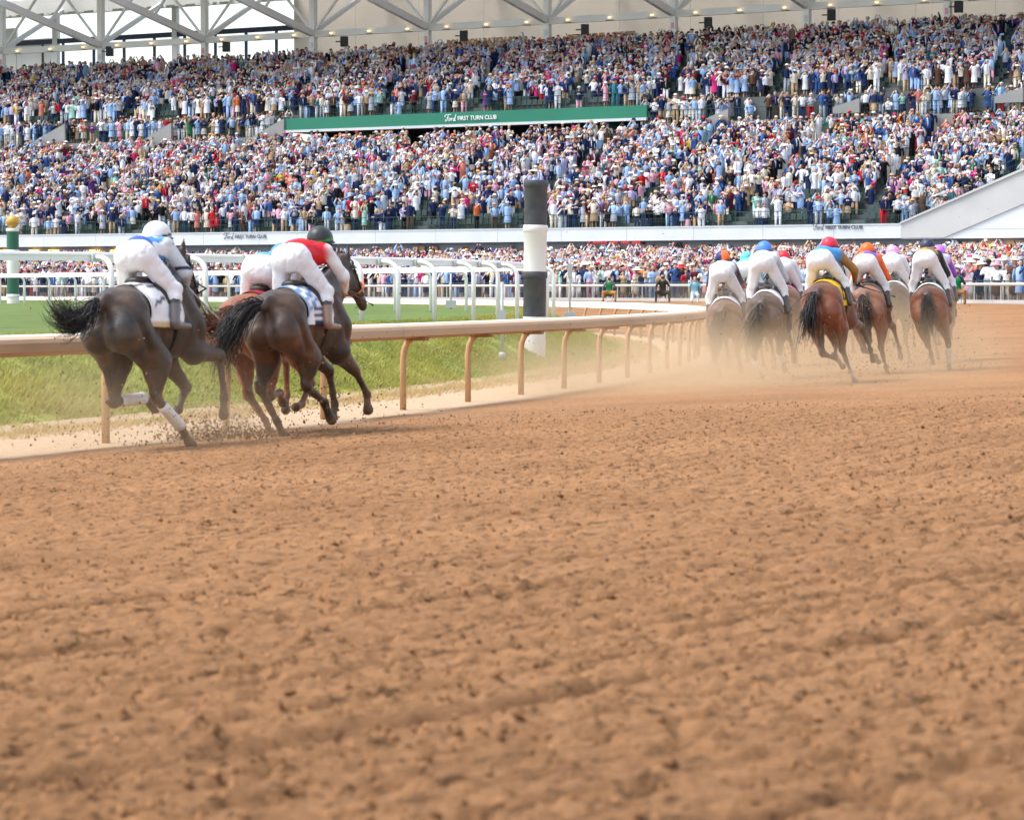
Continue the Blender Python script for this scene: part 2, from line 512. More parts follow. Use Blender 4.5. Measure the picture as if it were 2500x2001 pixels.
# turf: plateau inside the dirt and the bank that falls to the rail
m_turf = mat('turf', (0.115, 0.185, 0.035), 0.9, var=0.22, scale=1.3, bump=0.6, spec=0.1, attr='Col', bdist=0.03)
rs = np.concatenate([np.arange(60, 132, 6.0), np.arange(132, 138.75, 0.18)])
ths = np.radians(np.arange(-64, 76, 0.25))
Rg, Tg = np.meshgrid(rs, ths)
X, Y = pol(Rg, Tg)
Z = ground_z(Rg) - 0.02 * (Rg > 138.6) - 0.03
tt = Tg * RR
bank = sstep(136.0, 137.0, Rg)
Z = Z + bank * (Rg < 138.5) * (0.07 * (vnoise(Rg * 2.2, tt * 1.2, 31) - 0.5))
colr = np.empty(Rg.shape + (3,))
mow = 0.5 + 0.5 * np.sign(np.sin(Rg * 2 * math.pi / 7.0))
base = np.array([0.125, 0.172, 0.048]); base2 = np.array([0.115, 0.158, 0.044])
colr[:] = base * mow[..., None] + base2 * (1 - mow[..., None])
bk = np.array([0.30, 0.31, 0.08]); dry = np.array([0.50, 0.40, 0.22])
nv = vnoise(Rg * 1.5, tt * 0.9, 32)
bcol = bk * (0.75 + 0.5 * nv[..., None])
w = np.clip(bank, 0, 1)[..., None]
colr = colr * (1 - w) + bcol * w
we = sstep(138.0, 138.6, Rg + 0.6 * (nv - 0.5))[..., None]
colr = colr * (1 - we) + dry * we
turf = obj_np('turf', np.stack([X, Y, Z], -1).reshape(-1, 3),
              (lambda i: np.stack([i[:-1, :-1], i[:-1, 1:], i[1:, 1:], i[1:, :-1]], -1).reshape(-1, 4)[:, ::-1])(np.arange(X.size).reshape(X.shape)),
              m_turf, colors=colr.reshape(-1, 3), smooth=True)
tag(turf, kind='structure')

# grass blades on the bank
m_blade = mat('grass_blade', (0.2, 0.25, 0.05), 0.8, var=0.15, scale=3, attr='Col', spec=0.15)
_nt = m_blade.node_tree
_tr = _nt.nodes.new('ShaderNodeBsdfTranslucent'); _ms = _nt.nodes.new('ShaderNodeMixShader'); _ms.inputs[0].default_value = 0.45
_pb = _nt.nodes['Principled BSDF']; _src = _pb.inputs['Base Color'].links[0].from_socket
_nt.links.new(_src, _tr.inputs['Color']); _nt.links.new(_pb.outputs[0], _ms.inputs[1]); _nt.links.new(_tr.outputs[0], _ms.inputs[2])
_nt.links.new(_ms.outputs[0], _nt.nodes['Material Output'].inputs['Surface'])
NB = 220000
th = TH_CAM + np.radians(0) + RNG.uniform(18.0, 92.0, NB) / 140.0
r = 135.7 + 3.5 * RNG.random(NB) ** 0.9
x, y = pol(r, th)
px, py, dp = project(np.stack([x, y, x * 0 + 0.5], -1))
ok = (px > -250) & (px < 1650) & (dp > 20) & (RNG.random(NB) < np.where(r > 138.8, 0.35 * (139.3 - r) / .5 + .05, 1.0))
x, y, r, th = x[ok], y[ok], r[ok], th[ok]
z = ground_z(r) - 0.03 * (r < 138.6)
n = len(x)
t_ = (th) * RR
clump = vnoise(r * 2.6, t_ * 1.6, 33); cl2 = vnoise(r * 0.9, t_ * 0.5, 34)
hgt = (0.035 + 0.05 * clump) * RNG.uniform(0.6, 1.25, n) * np.where(r < 136.1, 0.6, 1)
az = RNG.uniform(0, 2 * math.pi, n); wd = RNG.uniform(0.006, 0.013, n)
lean = RNG.uniform(0.02, 0.08, n); laz = RNG.normal(0.6, 0.9, n)
P0 = np.stack([x - wd * np.cos(az), y - wd * np.sin(az), z], -1)
P1 = np.stack([x + wd * np.cos(az), y + wd * np.sin(az), z], -1)
P2 = np.stack([x + lean * np.cos(laz), y + lean * np.sin(laz), z + hgt], -1)
cg = np.array([0.30, 0.31, 0.08]) * (0.78 + 0.4 * clump[:, None]) * RNG.uniform(0.75, 1.2, (n, 1))
cg[:, 0] *= 0.85 + 0.35 * cl2
dr = sstep(138.1, 138.9, r + 0.8 * (clump - 0.5))[:, None]
cg = cg * (1 - dr) + np.array([0.50, 0.37, 0.19]) * dr
Vb = np.concatenate([P0, P1, P2]); fb = np.stack([np.arange(n), np.arange(n) + n, np.arange(n) + 2 * n], -1)
gr = obj_np('grass', Vb, fb, m_blade, colors=np.concatenate([cg, cg, cg * 1.1]))
tag(gr, 'long yellow green grass on the bank below the dirt rail', 'grass', kind='stuff')

# ================================================================== dirt-track inner rail
DUST = lin(205, 165, 120)
m_rail_tan = mat('dusty_rail', lin(186, 157, 126), 0.6, var=0.08, scale=1.2, dust=lin(188, 150, 112), dust_amt=0.45)
m_rail_white = mat('rail_white', (0.82, 0.8, 0.77), 0.45, var=0.04, scale=0.7, dust=lin(225, 205, 180), dust_amt=0.3)
m_post_tan = mat('dusty_post', lin(182, 146, 106), 0.6, var=0.1, scale=5, dust=lin(180, 128, 84), dust_amt=0.5)
m_post_tan_dark = mat('rail_underside', lin(150, 105, 65), 0.8, var=0.1, scale=3)  # darker brown; shade under the rail cover put into the colour

inner = empty('inner_rail', (*pol(RR, TH_CAM + 30 / RR), 0))
tag(inner, 'low tan dust covered rail curving round the inside of the dirt track', 'rail')
PROF = [(-0.17, 0.868), (-0.18, 1.03), (-0.12, 1.07), (0.05, 1.06), (0.15, 1.035), (0.17, 1.0), (0.165, 0.918), (0.13, 0.908), (-0.13, 0.878)]
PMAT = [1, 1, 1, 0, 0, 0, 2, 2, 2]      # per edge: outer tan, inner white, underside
def sweep(prof, th0, th1, n, r0, loc):
    V = []; F = []; k = len(prof); fm = []
    for i in range(n + 1):
        th = th0 + (th1 - th0) * i / n
        for dr, z in prof:
            x, y = pol(r0 + dr, th)
            V.append((x - loc[0], y - loc[1], z - loc[2]))
    for i in range(n):
        for j in range(k):
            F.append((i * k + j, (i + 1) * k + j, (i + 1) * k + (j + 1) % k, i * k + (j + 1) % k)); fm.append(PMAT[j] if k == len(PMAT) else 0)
    return np.array(V), np.array(F), fm
SEG = 6.1
a0, a1 = -62.0, 68.0
th = math.radians(a0)
while th < math.radians(a1):
    t1 = th + SEG / RR
    V, F, fm = sweep(PROF, th, t1 - 0.012 / RR, 5, RR, inner.location)
    # end caps
    k = len(PROF)
    me = bpy.data.meshes.new('rail_segment')
    me.from_pydata(V.tolist(), [], F.tolist() + [list(range(k)), list(range(5 * k, 6 * k))[::-1]])
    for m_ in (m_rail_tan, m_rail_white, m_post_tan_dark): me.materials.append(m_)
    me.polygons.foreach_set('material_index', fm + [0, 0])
    link(bpy.data.objects.new('rail_segment', me), inner)
    th = t1
# posts: gooseneck tube, one shared mesh in local (radial x, tangential y)
pm = MB(); pm.tube([(-0.20, 0, -0.1), (-0.20, 0, 0.62), (-0.185, 0, 0.74), (-0.14, 0, 0.84), (-0.06, 0, 0.91)], [0.042, 0.041, 0.040, 0.040, 0.045], 8)
post_me = pm.mesh('post', m_post_tan, True)
bm_ = MB(); bm_.box(-0.09, 0.11, -0.09, 0.09, 0.855, 0.893)
brk_me = bm_.mesh('bracket', m_post_tan_dark)
# first post read at px x=258; spacing 2.72 m
ang = np.linspace(math.radians(-30), math.radians(-10), 4000)
xs, ys = pol(RR - 0.2, ang); px, _, _ = project(np.stack([xs, ys, xs * 0], -1))
th_first = ang[np.argmin(np.abs(px - 258))]
for k in range(-6, 76):
    th = th_first + k * 2.72 / RR
    x, y = pol(RR, th)
    o = link(bpy.data.objects.new('post', post_me), inner)
    o.location = (x - inner.location[0], y - inner.location[1], 0); o.rotation_euler = (0, 0, th)
    b_ = link(bpy.data.objects.new('bracket', brk_me), o)

# ================================================================== white turf rail
m_white = mat('white_paint', (0.86, 0.86, 0.87), 0.35, var=0.03, scale=2)
m_joint = mat('rail_fitting', (0.55, 0.56, 0.57), 0.5, var=0.1)
def smooth_path(pts, n=14, closed=False):
    P = np.array(pts, float); out = []
    for i in range(len(P) - 1):
        p0, p1, p2, p3 = P[max(i - 1, 0)], P[i], P[i + 1], P[min(i + 2, len(P) - 1)]
        for t in np.linspace(0, 1, n, endpoint=False):
            out.append(0.5 * ((2 * p1) + (-p0 + p2) * t + (2 * p0 - 5 * p1 + 4 * p2 - p3) * t * t + (-p0 + 3 * p1 - 3 * p2 + p3) * t ** 3))
    out.append(P[-1]); return np.array(out)
TP = smooth_path([(-24, 20), (-15, 33), (-9.6, 40.2), (-6.06, 44.0), (-4.2, 46.8), (-1.98, 50.6), (-0.55, 54.6), (0.25, 58.2), (0.88, 62.5), (0.72, 66), (-0.1, 69.5), (-2.2, 75), (-7.5, 86), (-14.5, 98), (-23, 112), (-38, 132)])
seglen = np.concatenate([[0], np.cumsum(np.linalg.norm(np.diff(TP, axis=0), axis=1))])
def at_len(s):
    x = np.interp(s, seglen, TP[:, 0]); y = np.interp(s, seglen, TP[:, 1])
    x2 = np.interp(s + 0.2, seglen, TP[:, 0]); y2 = np.interp(s + 0.2, seglen, TP[:, 1])
    x1 = np.interp(s - 0.2, seglen, TP[:, 0]); y1 = np.interp(s - 0.2, seglen, TP[:, 1])
    d = np.array([x2 - x1, y2 - y1]); d /= np.linalg.norm(d)
    return np.array([x, y]), d
trail = empty('turf_rail', (-6.06, 44.0, 0.9))
tag(trail, 'tall white gooseneck rail bending round the end of the turf course', 'rail')
TL = np.array(trail.location)
# posts positions: match posts at px 273, 510, 972, 1068, 1152, 1212
s_first = float(seglen[np.argmin(np.abs(project(np.c_[TP[:len(TP) // 2], np.full(len(TP) // 2, 1.5)])[0] - 273))])
s_list = [s_first + d for d in (-17.5, -15, -12.5, -10, -7.4, -4.9, -2.45)]
def s_at_px(p): 
    m = seglen < s_first + 22
    pr = project(np.c_[TP[m], np.full(m.sum(), 1.6)])[0]
    return float(seglen[m][np.argmin(np.abs(pr - p))])
s_list += [s_at_px(p) for p in (273, 510, 660, 790, 890, 972, 1068, 1152, 1212, 1262, 1335)]
s = s_list[-1] + 2.0
while s < seglen[-1] - 1:
    s_list.append(s); s += 2.45
H_T = 1.11
pm = MB()
arc = [(0.0, -0.1), (0.0, 0.72)] + [(-0.26 + 0.26 * math.cos(a), 0.80 + 0.24 * math.sin(a)) for a in np.linspace(0.1, math.pi / 2, 7)] + [(-0.36, 1.04)]
pm.tube([(a, 0, z) for a, z in arc], 0.043, 10)
tpost_me = pm.mesh('post', m_white, True)
fm_ = MB(); fm_.box(-0.40, -0.33, -0.075, 0.075, 0.97, 1.10)
fit_me = fm_.mesh('fitting', m_joint)
for s in s_list:
    p, d = at_len(s)
    nrm = math.atan2(-d[0], d[1])          # outward = right of travel direction
    o = link(bpy.data.objects.new('post', tpost_me), trail)
    o.location = (p[0] - TL[0], p[1] - TL[1], 0.93 - TL[2]); o.rotation_euler = (0, 0, nrm)
    f_ = link(bpy.data.objects.new('fitting', fit_me), o)
# beam: rounded top tube with board, in segments between every second post
def tr_section(s0, s1):
    n = max(2, int((s1 - s0) / 0.8)); V = []; F = []
    prof = [(-0.045, 0.985), (-0.045, 1.06), (-0.04, 1.10), (-0.02, 1.12), (0.02, 1.12), (0.04, 1.10), (0.045, 1.07), (0.03, 1.065), (0.03, 0.985)]
    k = len(prof)
    for i in range(n + 1):
        p, d = at_len(s0 + (s1 - s0) * i / n)
        out = np.array([d[1], -d[0]])
        for a, z in prof:
            q = p + out * (a - 0.42)
            V.append((q[0] - TL[0], q[1] - TL[1], z + 0.93 - TL[2]))
    for i in range(n):
        for j in range(k):
            F.append((i * k + j, i * k + (j + 1) % k, (i + 1) * k + (j + 1) % k, (i + 1) * k + j))
    F += [list(range(k)), list(range(n * k, (n + 1) * k))[::-1]]
    return V, F
for i in range(0, len(s_list) - 2, 2):
    V, F = tr_section(s_list[i] + 0.006, s_list[i + 2] - 0.006)
    me = bpy.data.meshes.new('rail_segment'); me.from_pydata(V, [], F); me.materials.append(m_white)
    link(bpy.data.objects.new('rail_segment', me), trail)

# ================================================================== poles and posts on the infield
m_pole_black = mat('pole_black', (0.045, 0.05, 0.06), 0.55, var=0.2, scale=5, dust=lin(150, 130, 110), dust_amt=0.12)
m_pole_white = mat('pole_white', (0.78, 0.77, 0.75), 0.5, var=0.05, scale=3, dust=lin(215, 190, 160), dust_amt=0.25)
m_green = mat('pole_green', (0.02, 0.115, 0.07), 0.45, var=0.08, scale=3)
m_gold = mat('gold_ball', (0.62, 0.33, 0.07), 0.4, metal=0.25, var=0.08, scale=3)
def striped_pole(loc, rad, bands, label, tilt=0.0):
    e = empty('striped_pole', loc); e.rotation_euler = (0, tilt, 0)
    tag(e, label, 'pole')
    for (z0, z1, m_, lip) in bands:
        b = MB()
        pr = [(rad, z0), (rad, z1 - 0.14), (rad * 1.03, z1 - 0.13), (rad * 1.09, z1 - 0.11), (rad * 1.09, z1 - 0.02), (rad * 1.04, z1)] if lip else [(rad, z0), (rad, z1)]
        b.lathe(pr, 28)
        b.build('band', m_, e, True, 35)
    return e
PX_, PY_ = 0.41, 54.5
zb = gz_xy(PX_, PY_) - 0.25
sc_ = PY_ / F_PX
zz = lambda y: CAM_Z + (HORIZON - y) * sc_ - zb
striped_pole((PX_, PY_, zb), 0.215, [(0, zz(773), m_pole_white, False), (zz(772.5), zz(663), m_pole_black, True), (zz(662.5), zz(550), m_pole_white, True), (zz(549.5), zz(441), m_pole_black, True)],
             'thick furlong pole banded black and white on the grass bank', math.radians(0.7))
# green and white pole with gold ball, far left
gx, gy = (33 - 1250) / F_PX * 118, 118.0
sg = gy / F_PX
zb = gz_xy(gx, gy)
zz = lambda y: CAM_Z + (HORIZON - y) * sg - zb
e = striped_pole((gx, gy, zb), 0.245, [(-0.1, zz(718), m_pole_white, True), (zz(717.5), zz(670), m_green, False), (zz(669.5), zz(610), m_pole_white, True), (zz(609.5), zz(565), m_green, False), (zz(564.5), zz(557.5), m_pole_white, True)],
                 'green and white banded pole topped by a gold ball')
b = MB(); rb = 0.265
b.lathe([(max(0.001, rb * math.sin(a)), zz(557.5) + rb - rb * math.cos(a)) for a in np.linspace(0.15, math.pi, 12)], 20)
b.build('ball', m_gold, e, True)
# slim equipment posts
m_grey = mat('grey_box', (0.42, 0.44, 0.45), 0.5, var=0.08)
def equipment_post(px, Y, y_top, y_bot, boxes, label):
    X_ = (px - 1250) / F_PX * Y
    s_ = Y / F_PX
    z0 = gz_xy(X_, Y)
    zt = CAM_Z + (HORIZON - y_top) * s_
    e = empty('equipment_post', (X_, Y, z0)); tag(e, label, 'post', 'grey equipment posts along the rails')
    MB().tube([(0, 0, -0.05), (0, 0, zt - z0)], 0.028, 8).build('pole', m_grey, e, True)
    MB().lathe([(0.06, 0), (0.06, 0.10), (0.05, 0.12), (0.03, 0.13)], 14).build('base', m_grey, e, True)
    for (za, zb_, w) in boxes:
        MB().box(-w, w, -w * 0.7, w * 0.7, za, zb_).build('box', m_grey, e)
equipment_post(1226, 50.5, 688, 800, [(0.62, 0.86, 0.065)], 'short grey equipment post with a box beside the banded pole')
equipment_post(1391, 72.0, 632, 770, [(1.15, 1.5, 0.055), (0.0, 0.3, 0.14)], 'tall slim grey post right of the banded pole')
equipment_post(1101, 84.0, 668, 752, [(0.0, 0.22, 0.15)], 'thin grey post standing inside the far leg of white rail')

# ================================================================== GRANDSTAND (local frame: s along the front, v away from the track, z up)
ST_ANG = math.atan2(-0.523, 0.852)
US, VS = np.array([0.852, -0.523]), np.array([0.523, 0.852])
ST0 = np.array([0.0, 220.0])
def SP(s, v, z):
    p = ST0 + s * US + v * VS; return (p[0], p[1], z)
def on_v(px, py, v):
    """point of the plane v=const seen at a pixel -> (s, z)"""
    d = ray(px, py)
    n2 = VS; base = ST0 + v * VS
    t = (base @ n2) / (d[:2] @ n2)
    P = d[:2] * t - base
    return float(P @ US), CAM_Z + float(d[2] * t)

m_conc = mat('concrete', (0.44, 0.44, 0.43), 0.85, var=0.10, scale=0.5, bump=0.1)
m_par = mat('parapet_concrete', (0.52, 0.52, 0.505), 0.85, var=0.08, scale=0.5, bump=0.1)
m_conc_lt = mat('concrete_pale', (0.64, 0.67, 0.69), 0.7, var=0.06, scale=0.4)
m_conc_dk = mat('concrete_steps', (0.12, 0.135, 0.13), 0.9, var=0.2, scale=0.8)
m_wallp = mat('white_panel', (0.68, 0.71, 0.73), 0.5, var=0.02, scale=0.2)
m_steel = mat('steel_white', (0.80, 0.80, 0.78), 0.5, var=0.04, scale=0.4)
m_beige = mat('beige_wall', (0.60, 0.54, 0.46), 0.85, var=0.07, scale=0.25)
m_frontdk = mat('dark_cladding', (0.15, 0.18, 0.21), 0.5, var=0.15, scale=0.6)
m_glass = mat('dark_glass', (0.015, 0.02, 0.025), 0.08, var=0.3, scale=0.3, spec=0.8)
m_grn = mat('green_fascia', (0.012, 0.19, 0.115), 0.5, var=0.05, scale=0.3)
m_grn_dk = mat('green_steel', (0.012, 0.06, 0.045), 0.5, var=0.1)
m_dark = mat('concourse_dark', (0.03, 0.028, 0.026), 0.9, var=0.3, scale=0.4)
m_navy = mat('mullion_navy', (0.02, 0.03, 0.07), 0.5)
m_bronze = mat('bronze_letter', (0.22, 0.13, 0.07), 0.5)
m_ink = mat('sign_ink', (0.05, 0.07, 0.10), 0.5)
m_black = mat('speaker_black', (0.012, 0.015, 0.018), 0.6)
m_warm = mat('warm_lamp', (1, 0.8, 0.5), 0.5, emit=(1.0, 0.66, 0.28), estr=1.1)
m_warm2 = mat('warm_bar', (1, 0.6, 0.2), 0.5, emit=(1.0, 0.45, 0.10), estr=2.6)
m_red = mat('red_led', (0.9, 0.1, 0.1), 0.5, emit=(1.0, 0.05, 0.06), estr=0.3)
m_seat = mat('seat_green', (0.022, 0.048, 0.042), 0.5, var=0.15, scale=2)
m_pink = mat('exit_pink', (0.75, 0.35, 0.33), 0.5)

stand = empty('grandstand', (ST0[0], ST0[1], 0), ST_ANG)
tag(stand, 'long two tier grandstand with white trussed roof packed with people', 'grandstand')
SA, SB = -102.0, 62.0
Z1 = on_v(1250, 560, 0.0)[1]        # top of the white front band
ROW_D, ROW_H, N1, N2 = 0.85, 0.38, 19, 14
s_r0, _ = on_v(2203, 545, 0.0)      # where the front band turns into the sloping parapet
V_UP = 16.5
s_c0, z_gt = on_v(693, 294, V_UP); s_c1, _ = on_v(1580, 266, V_UP)
z_gb = on_v(1136, 303, V_UP)[1]; z_gt = on_v(1136, 274, V_UP)[1]; z_gw = on_v(1136, 309.5, V_UP)[1]
Z2 = z_gt
def lower_floor(k): return Z1 + 0.03 + ROW_H * k, 0.55 + ROW_D * k
def upper_floor(k): return Z2 + 0.03 + ROW_H * k, V_UP + 0.75 + ROW_D * k
def stepped(v0, z0, n, s0, s1, drop):
    poly = [(v0, z0 - drop), (v0, z0)]
    z, v = z0, v0
    for k in range(n):
        v2 = v0 + (k + 1) * ROW_D + (0.15 if k == 0 else 0.15)
        poly += [(v2, z), (v2, z + ROW_H)] if k < n - 1 else [(v2 + 1.6, z)]
        z += ROW_H if k < n - 1 else 0
    poly += [(poly[-1][0], z0 - drop)]
    return MB().prism(poly, 'x', s0, s1)
stepped(0.05, Z1, N1, SA, SB, 0.55).build('lower_terrace', m_conc_dk, stand)
z_up_r, v_up_r = upper_floor(2)
stepped(V_UP + 0.1, Z2, N2, s_c0, s_c1, 0.4).build('upper_terrace', m_conc_dk, stand)
for sa, sb in ((SA, s_c0 - 0.02), (s_c1 + 0.02, SB)):
    stepped(V_UP + 0.1 + ROW_D, Z2 + ROW_H, N2 - 1, sa, sb, 0.35).build('upper_terrace', m_conc_dk, stand)
# white front band in panels
BZ = on_v(1250, 591, 0.0)[1]
edges = np.arange(SA, s_r0, 5.6).tolist() + [s_r0]
for a, b_ in zip(edges[:-1], edges[1:]):
    if b_ - a > 0.1:
        MB().box(a + 0.012, b_ - 0.012, -0.12, 0.04, BZ, Z1 + 0.02).build('fascia_panel', m_conc_lt, stand)
        MB().box(a + 0.012, b_ - 0.012, -0.16, -0.121, Z1 - 0.02, Z1 + 0.06).build('coping', m_conc_lt, stand)
# sloping parapet and white wall on the right
zs0, zs1 = Z1, None
s_e, z_e = on_v(2500, 418, -0.1)
sl = (z_e - Z1) / (s_e - s_r0)
sE = SB
zt = lambda s: Z1 + sl * (s - s_r0)
s_b1, z_b1 = on_v(2307, 566, -0.1); s_b2, z_b2 = on_v(2500, 487, -0.1)
slb = (z_b2 - z_b1) / (s_b2 - s_b1)
MB().prism([(s_r0 + 0.012, BZ), (s_b1, BZ), (sE, z_b1 + slb * (sE - s_b1)), (sE, zt(sE)), (s_r0 + 0.012, Z1 + 0.04)], 'y', -0.3, 0.04).build('sloping_parapet', m_par, stand)
MB().prism([(s_r0, Z1 + 0.02), (sE, zt(sE)), (sE, zt(sE) + 0.32), (s_r0, Z1 + 0.14)], 'y', -0.42, 0.06).build('coping', m_par, stand)
zwb = on_v(2350, 582, -0.1)[1]; s_w0 = on_v(2202, 575, -0.1)[0]
MB().prism([(s_w0, zwb), (sE, zwb), (sE, z_b1 + slb * (sE - s_b1) - 0.02), (s_b1, BZ - 0.01), (s_w0, BZ - 0.01)], 'y', -0.2, 0.6).build('white_wall', m_wallp, stand)
MB().box(s_b1 - 1.0, sE, -0.212, -0.19, BZ + 0.55, BZ + 0.57).build('wall_seam', m_conc, stand)
# the rows that follow the sloping parapet are cut by it: rake wall behind the parapet
# ground-floor front: dark cladding with windows
zg = 2.5
MB().box(SA, SB, 0.9, 1.2, zg, BZ + 0.3).build('front_wall', m_frontdk, stand)
MB().box(SA, s_w0, -0.05, 0.9, BZ + 0.02, BZ + 0.25).build('soffit', m_frontdk, stand)
MB().box(SA, SB, 0.8, 0.899, BZ - 0.62, BZ + 0.0).build('header_panel', mat('grey_cladding', (0.2, 0.23, 0.26), 0.45, var=0.1), stand)
wb = MB(); wb.box(-1.32, 1.32, 0, 0.06, 0, 1.9)
fr = MB()
for a, b2, c, d in ((-1.4, 1.4, 1.9, 1.98), (-1.4, 1.4, -0.08, 0), (-1.4, -1.32, 0, 1.9), (1.32, 1.4, 0, 1.9), (-0.04, 0.04, 0, 1.9)):
    fr.box(a, b2, -0.03, 0.08, c, d)
pane_me = wb.mesh('pane', m_glass); frame_me = fr.mesh('window', m_frontdk)
i = 0
s = SA + 2
while s < SB - 2:
    o = link(bpy.data.objects.new('window', frame_me), stand); o.location = (s, 0.76, BZ - 0.68 - 1.98)
    p = link(bpy.data.objects.new('pane', pane_me), o)
    s += 2.95 if i % 4 != 3 else 4.6
    i += 1
for px in (15, 85, 132, 232, 285, 316):
    sx, zx = on_v(px, 613, 0.7)
    MB().box(sx - 0.5, sx + 0.5, 0.52, 0.70, zx - 0.08, zx + 0.10).build('heat_lamp', m_warm2, stand)
for px, hw in ((2411, 0.42), (2460, 0.22), (2474, 0.22)):
    sx, zx = on_v(px, 600, 0.7)
    MB().box(sx - hw, sx + hw, 0.52, 0.70, zx - 0.06, zx + 0.06).build('heat_lamp', m_warm2, stand)
for px in np.linspace(1438, 1562, 19):
    if random.random() < 0.65:
        sx, zx = on_v(px, 592, 0.7)
        MB().box(sx - 0.11, sx + 0.11 * random.uniform(0.3, 1), 0.62, 0.70, zx - 0.07, zx + 0.07).build('led_sign', m_red, stand)
for px in (1030, 1060, 1018):
    sx, zx = on_v(px, 611, 0.6)
    MB().box(sx - 0.3, sx + 0.3, 0.5, 0.66, zx - 0.35, zx + 0.3).build('shutter', mat('wood_shutter', (0.45, 0.26, 0.11), 0.6), stand)
# green balcony front in the centre
MB().box(s_c0, s_c1, V_UP - 0.1, V_UP + 0.09, z_gb, z_gt + 0.02).build('green_fascia', m_grn, stand)
MB().box(s_c0, s_c1, V_UP - 0.16, V_UP + 0.12, z_gw, z_gb - 0.003).build('white_strip', m_conc_lt, stand)
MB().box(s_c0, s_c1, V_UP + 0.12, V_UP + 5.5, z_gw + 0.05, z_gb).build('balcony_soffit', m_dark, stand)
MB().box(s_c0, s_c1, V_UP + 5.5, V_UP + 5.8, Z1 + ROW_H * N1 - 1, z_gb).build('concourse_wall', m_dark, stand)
for px in (690 + 200, 1210, 1495):
    sx, _ = on_v(px, 310, V_UP + 2)
    MB().box(sx - 0.55, sx + 0.55, V_UP + 1.8, V_UP + 2.6, Z1 + ROW_H * (N1 - 1), z_gw).build('green_column', mat('green_column', (0.01, 0.07, 0.045), 0.6), stand)
m_stairw = mat('stair_concrete', (0.30, 0.30, 0.29), 0.9, var=0.12, scale=0.5)
# aisle level walls left and right of the balcony
zA, vA = lower_floor(N1 - 1)
zA2 = Z2 - 1.5
for sa, sb in ((SA, s_c0 - 0.05), (s_c1 + 0.05, SB)):
    x = sa
    while x < sb - 0.5:
        x2 = min(x + 7.4, sb)
        MB().box(x + 0.01, min(x + 6.1, sb) , V_UP + 0.0, V_UP + 0.22, zA - 0.3, zA2 + 0.02).build('aisle_wall', m_stairw, stand)
        x += 7.4
    MB().box(sa, sb, V_UP + 0.221, V_UP + 1.0, zA2 - 0.25, zA2 - 0.02).build('aisle_floor', m_conc_dk, stand)
    MB().box(sa, sb, V_UP + 0.87, V_UP + 0.945, zA2 - 0.02, Z2 + 1 * ROW_H).build('upper_front_wall', m_conc_dk, stand)
# sloped stair walls beside the vomitories
for (xa, ya, xb, yb) in ((600, 345, 695, 290), (350, 343, 420, 300), (85, 345, 160, 302), (1720, 292, 1780, 266), (2035, 262, 2100, 240), (2430, 236, 2500, 214)):
    sa, za = on_v(xa, ya, V_UP - 0.1); sb, zb_ = on_v(xb, yb, V_UP - 0.1)
    MB().prism([(sa, za - 0.5), (sb, za - 0.5), (sb, zb_), (sa, za)], 'y', V_UP - 0.25, V_UP - 0.02).build('stair_wall', m_stairw, stand)
    q = MB(); q.tube([(sa, V_UP - 0.15, za + 0.95), (sb, V_UP - 0.15, zb_ + 0.95)], 0.03, 6)
    for f in np.linspace(0, 1, 5):
        q.tube([(sa + (sb - sa) * f, V_UP - 0.15, za + (zb_ - za) * f - 0.05), (sa + (sb - sa) * f, V_UP - 0.15, za + (zb_ - za) * f + 0.95)], 0.022, 5)
    q.build('stair_handrail', m_grn_dk, stand)
# railings along the terraces
def railing(s0, s1, v, z0, z1=None, h=1.05, name='front_railing'):
    z1 = z0 if z1 is None else z1
    L = s1 - s0; n = max(2, int(L / 1.85))
    zf = lambda s: z0 + (z1 - z0) * (s - s0) / L
    r_ = MB()
    r_.tube([(s0, v, z0 + h), (s1, v, z1 + h)], 0.024, 6).tube([(s0, v, z0 + h * 0.62), (s1, v, z1 + h * 0.62)], 0.014, 5).tube([(s0, v, z0 + 0.1), (s1, v, z1 + 0.1)], 0.014, 5)
    o = r_.build(name, m_grn_dk, stand)
    pm_ = MB().tube([(0, 0, 0), (0, 0, h)], 0.026, 5).mesh('rail_post', m_grn_dk)
    for k in range(n + 1):
        s = s0 + L * k / n
        p = link(bpy.data.objects.new('rail_post', pm_), o); p.location = (s, v, zf(s))
    b_ = MB(); nb = int(L / 0.16)
    for k in range(nb):
        s = s0 + L * (k + 0.5) / nb
        b_.add([(s - 0.008, v, zf(s) + 0.1), (s + 0.008, v, zf(s) + 0.1), (s + 0.008, v, zf(s) + h * 0.62), (s - 0.008, v, zf(s) + h * 0.62)], [(0, 1, 2, 3)])
    q = b_.build('balusters', m_grn_dk, o); q['kind'] = 'stuff'
railing(SA, s_r0 - 0.1, 0.12, Z1)
railing(s_r0, sE - 2, 0.2, Z1 + 0.1, zt(sE - 2) + 0.1)
railing(s_c0, s_c1, V_UP + 0.0, z_gt, name='balcony_railing')
railing(SA, s_c0 - 0.2, V_UP + 0.1, zA2, name='aisle_railing')
railing(s_c1 + 0.2, SB, V_UP + 0.1, zA2, name='aisle_railing')

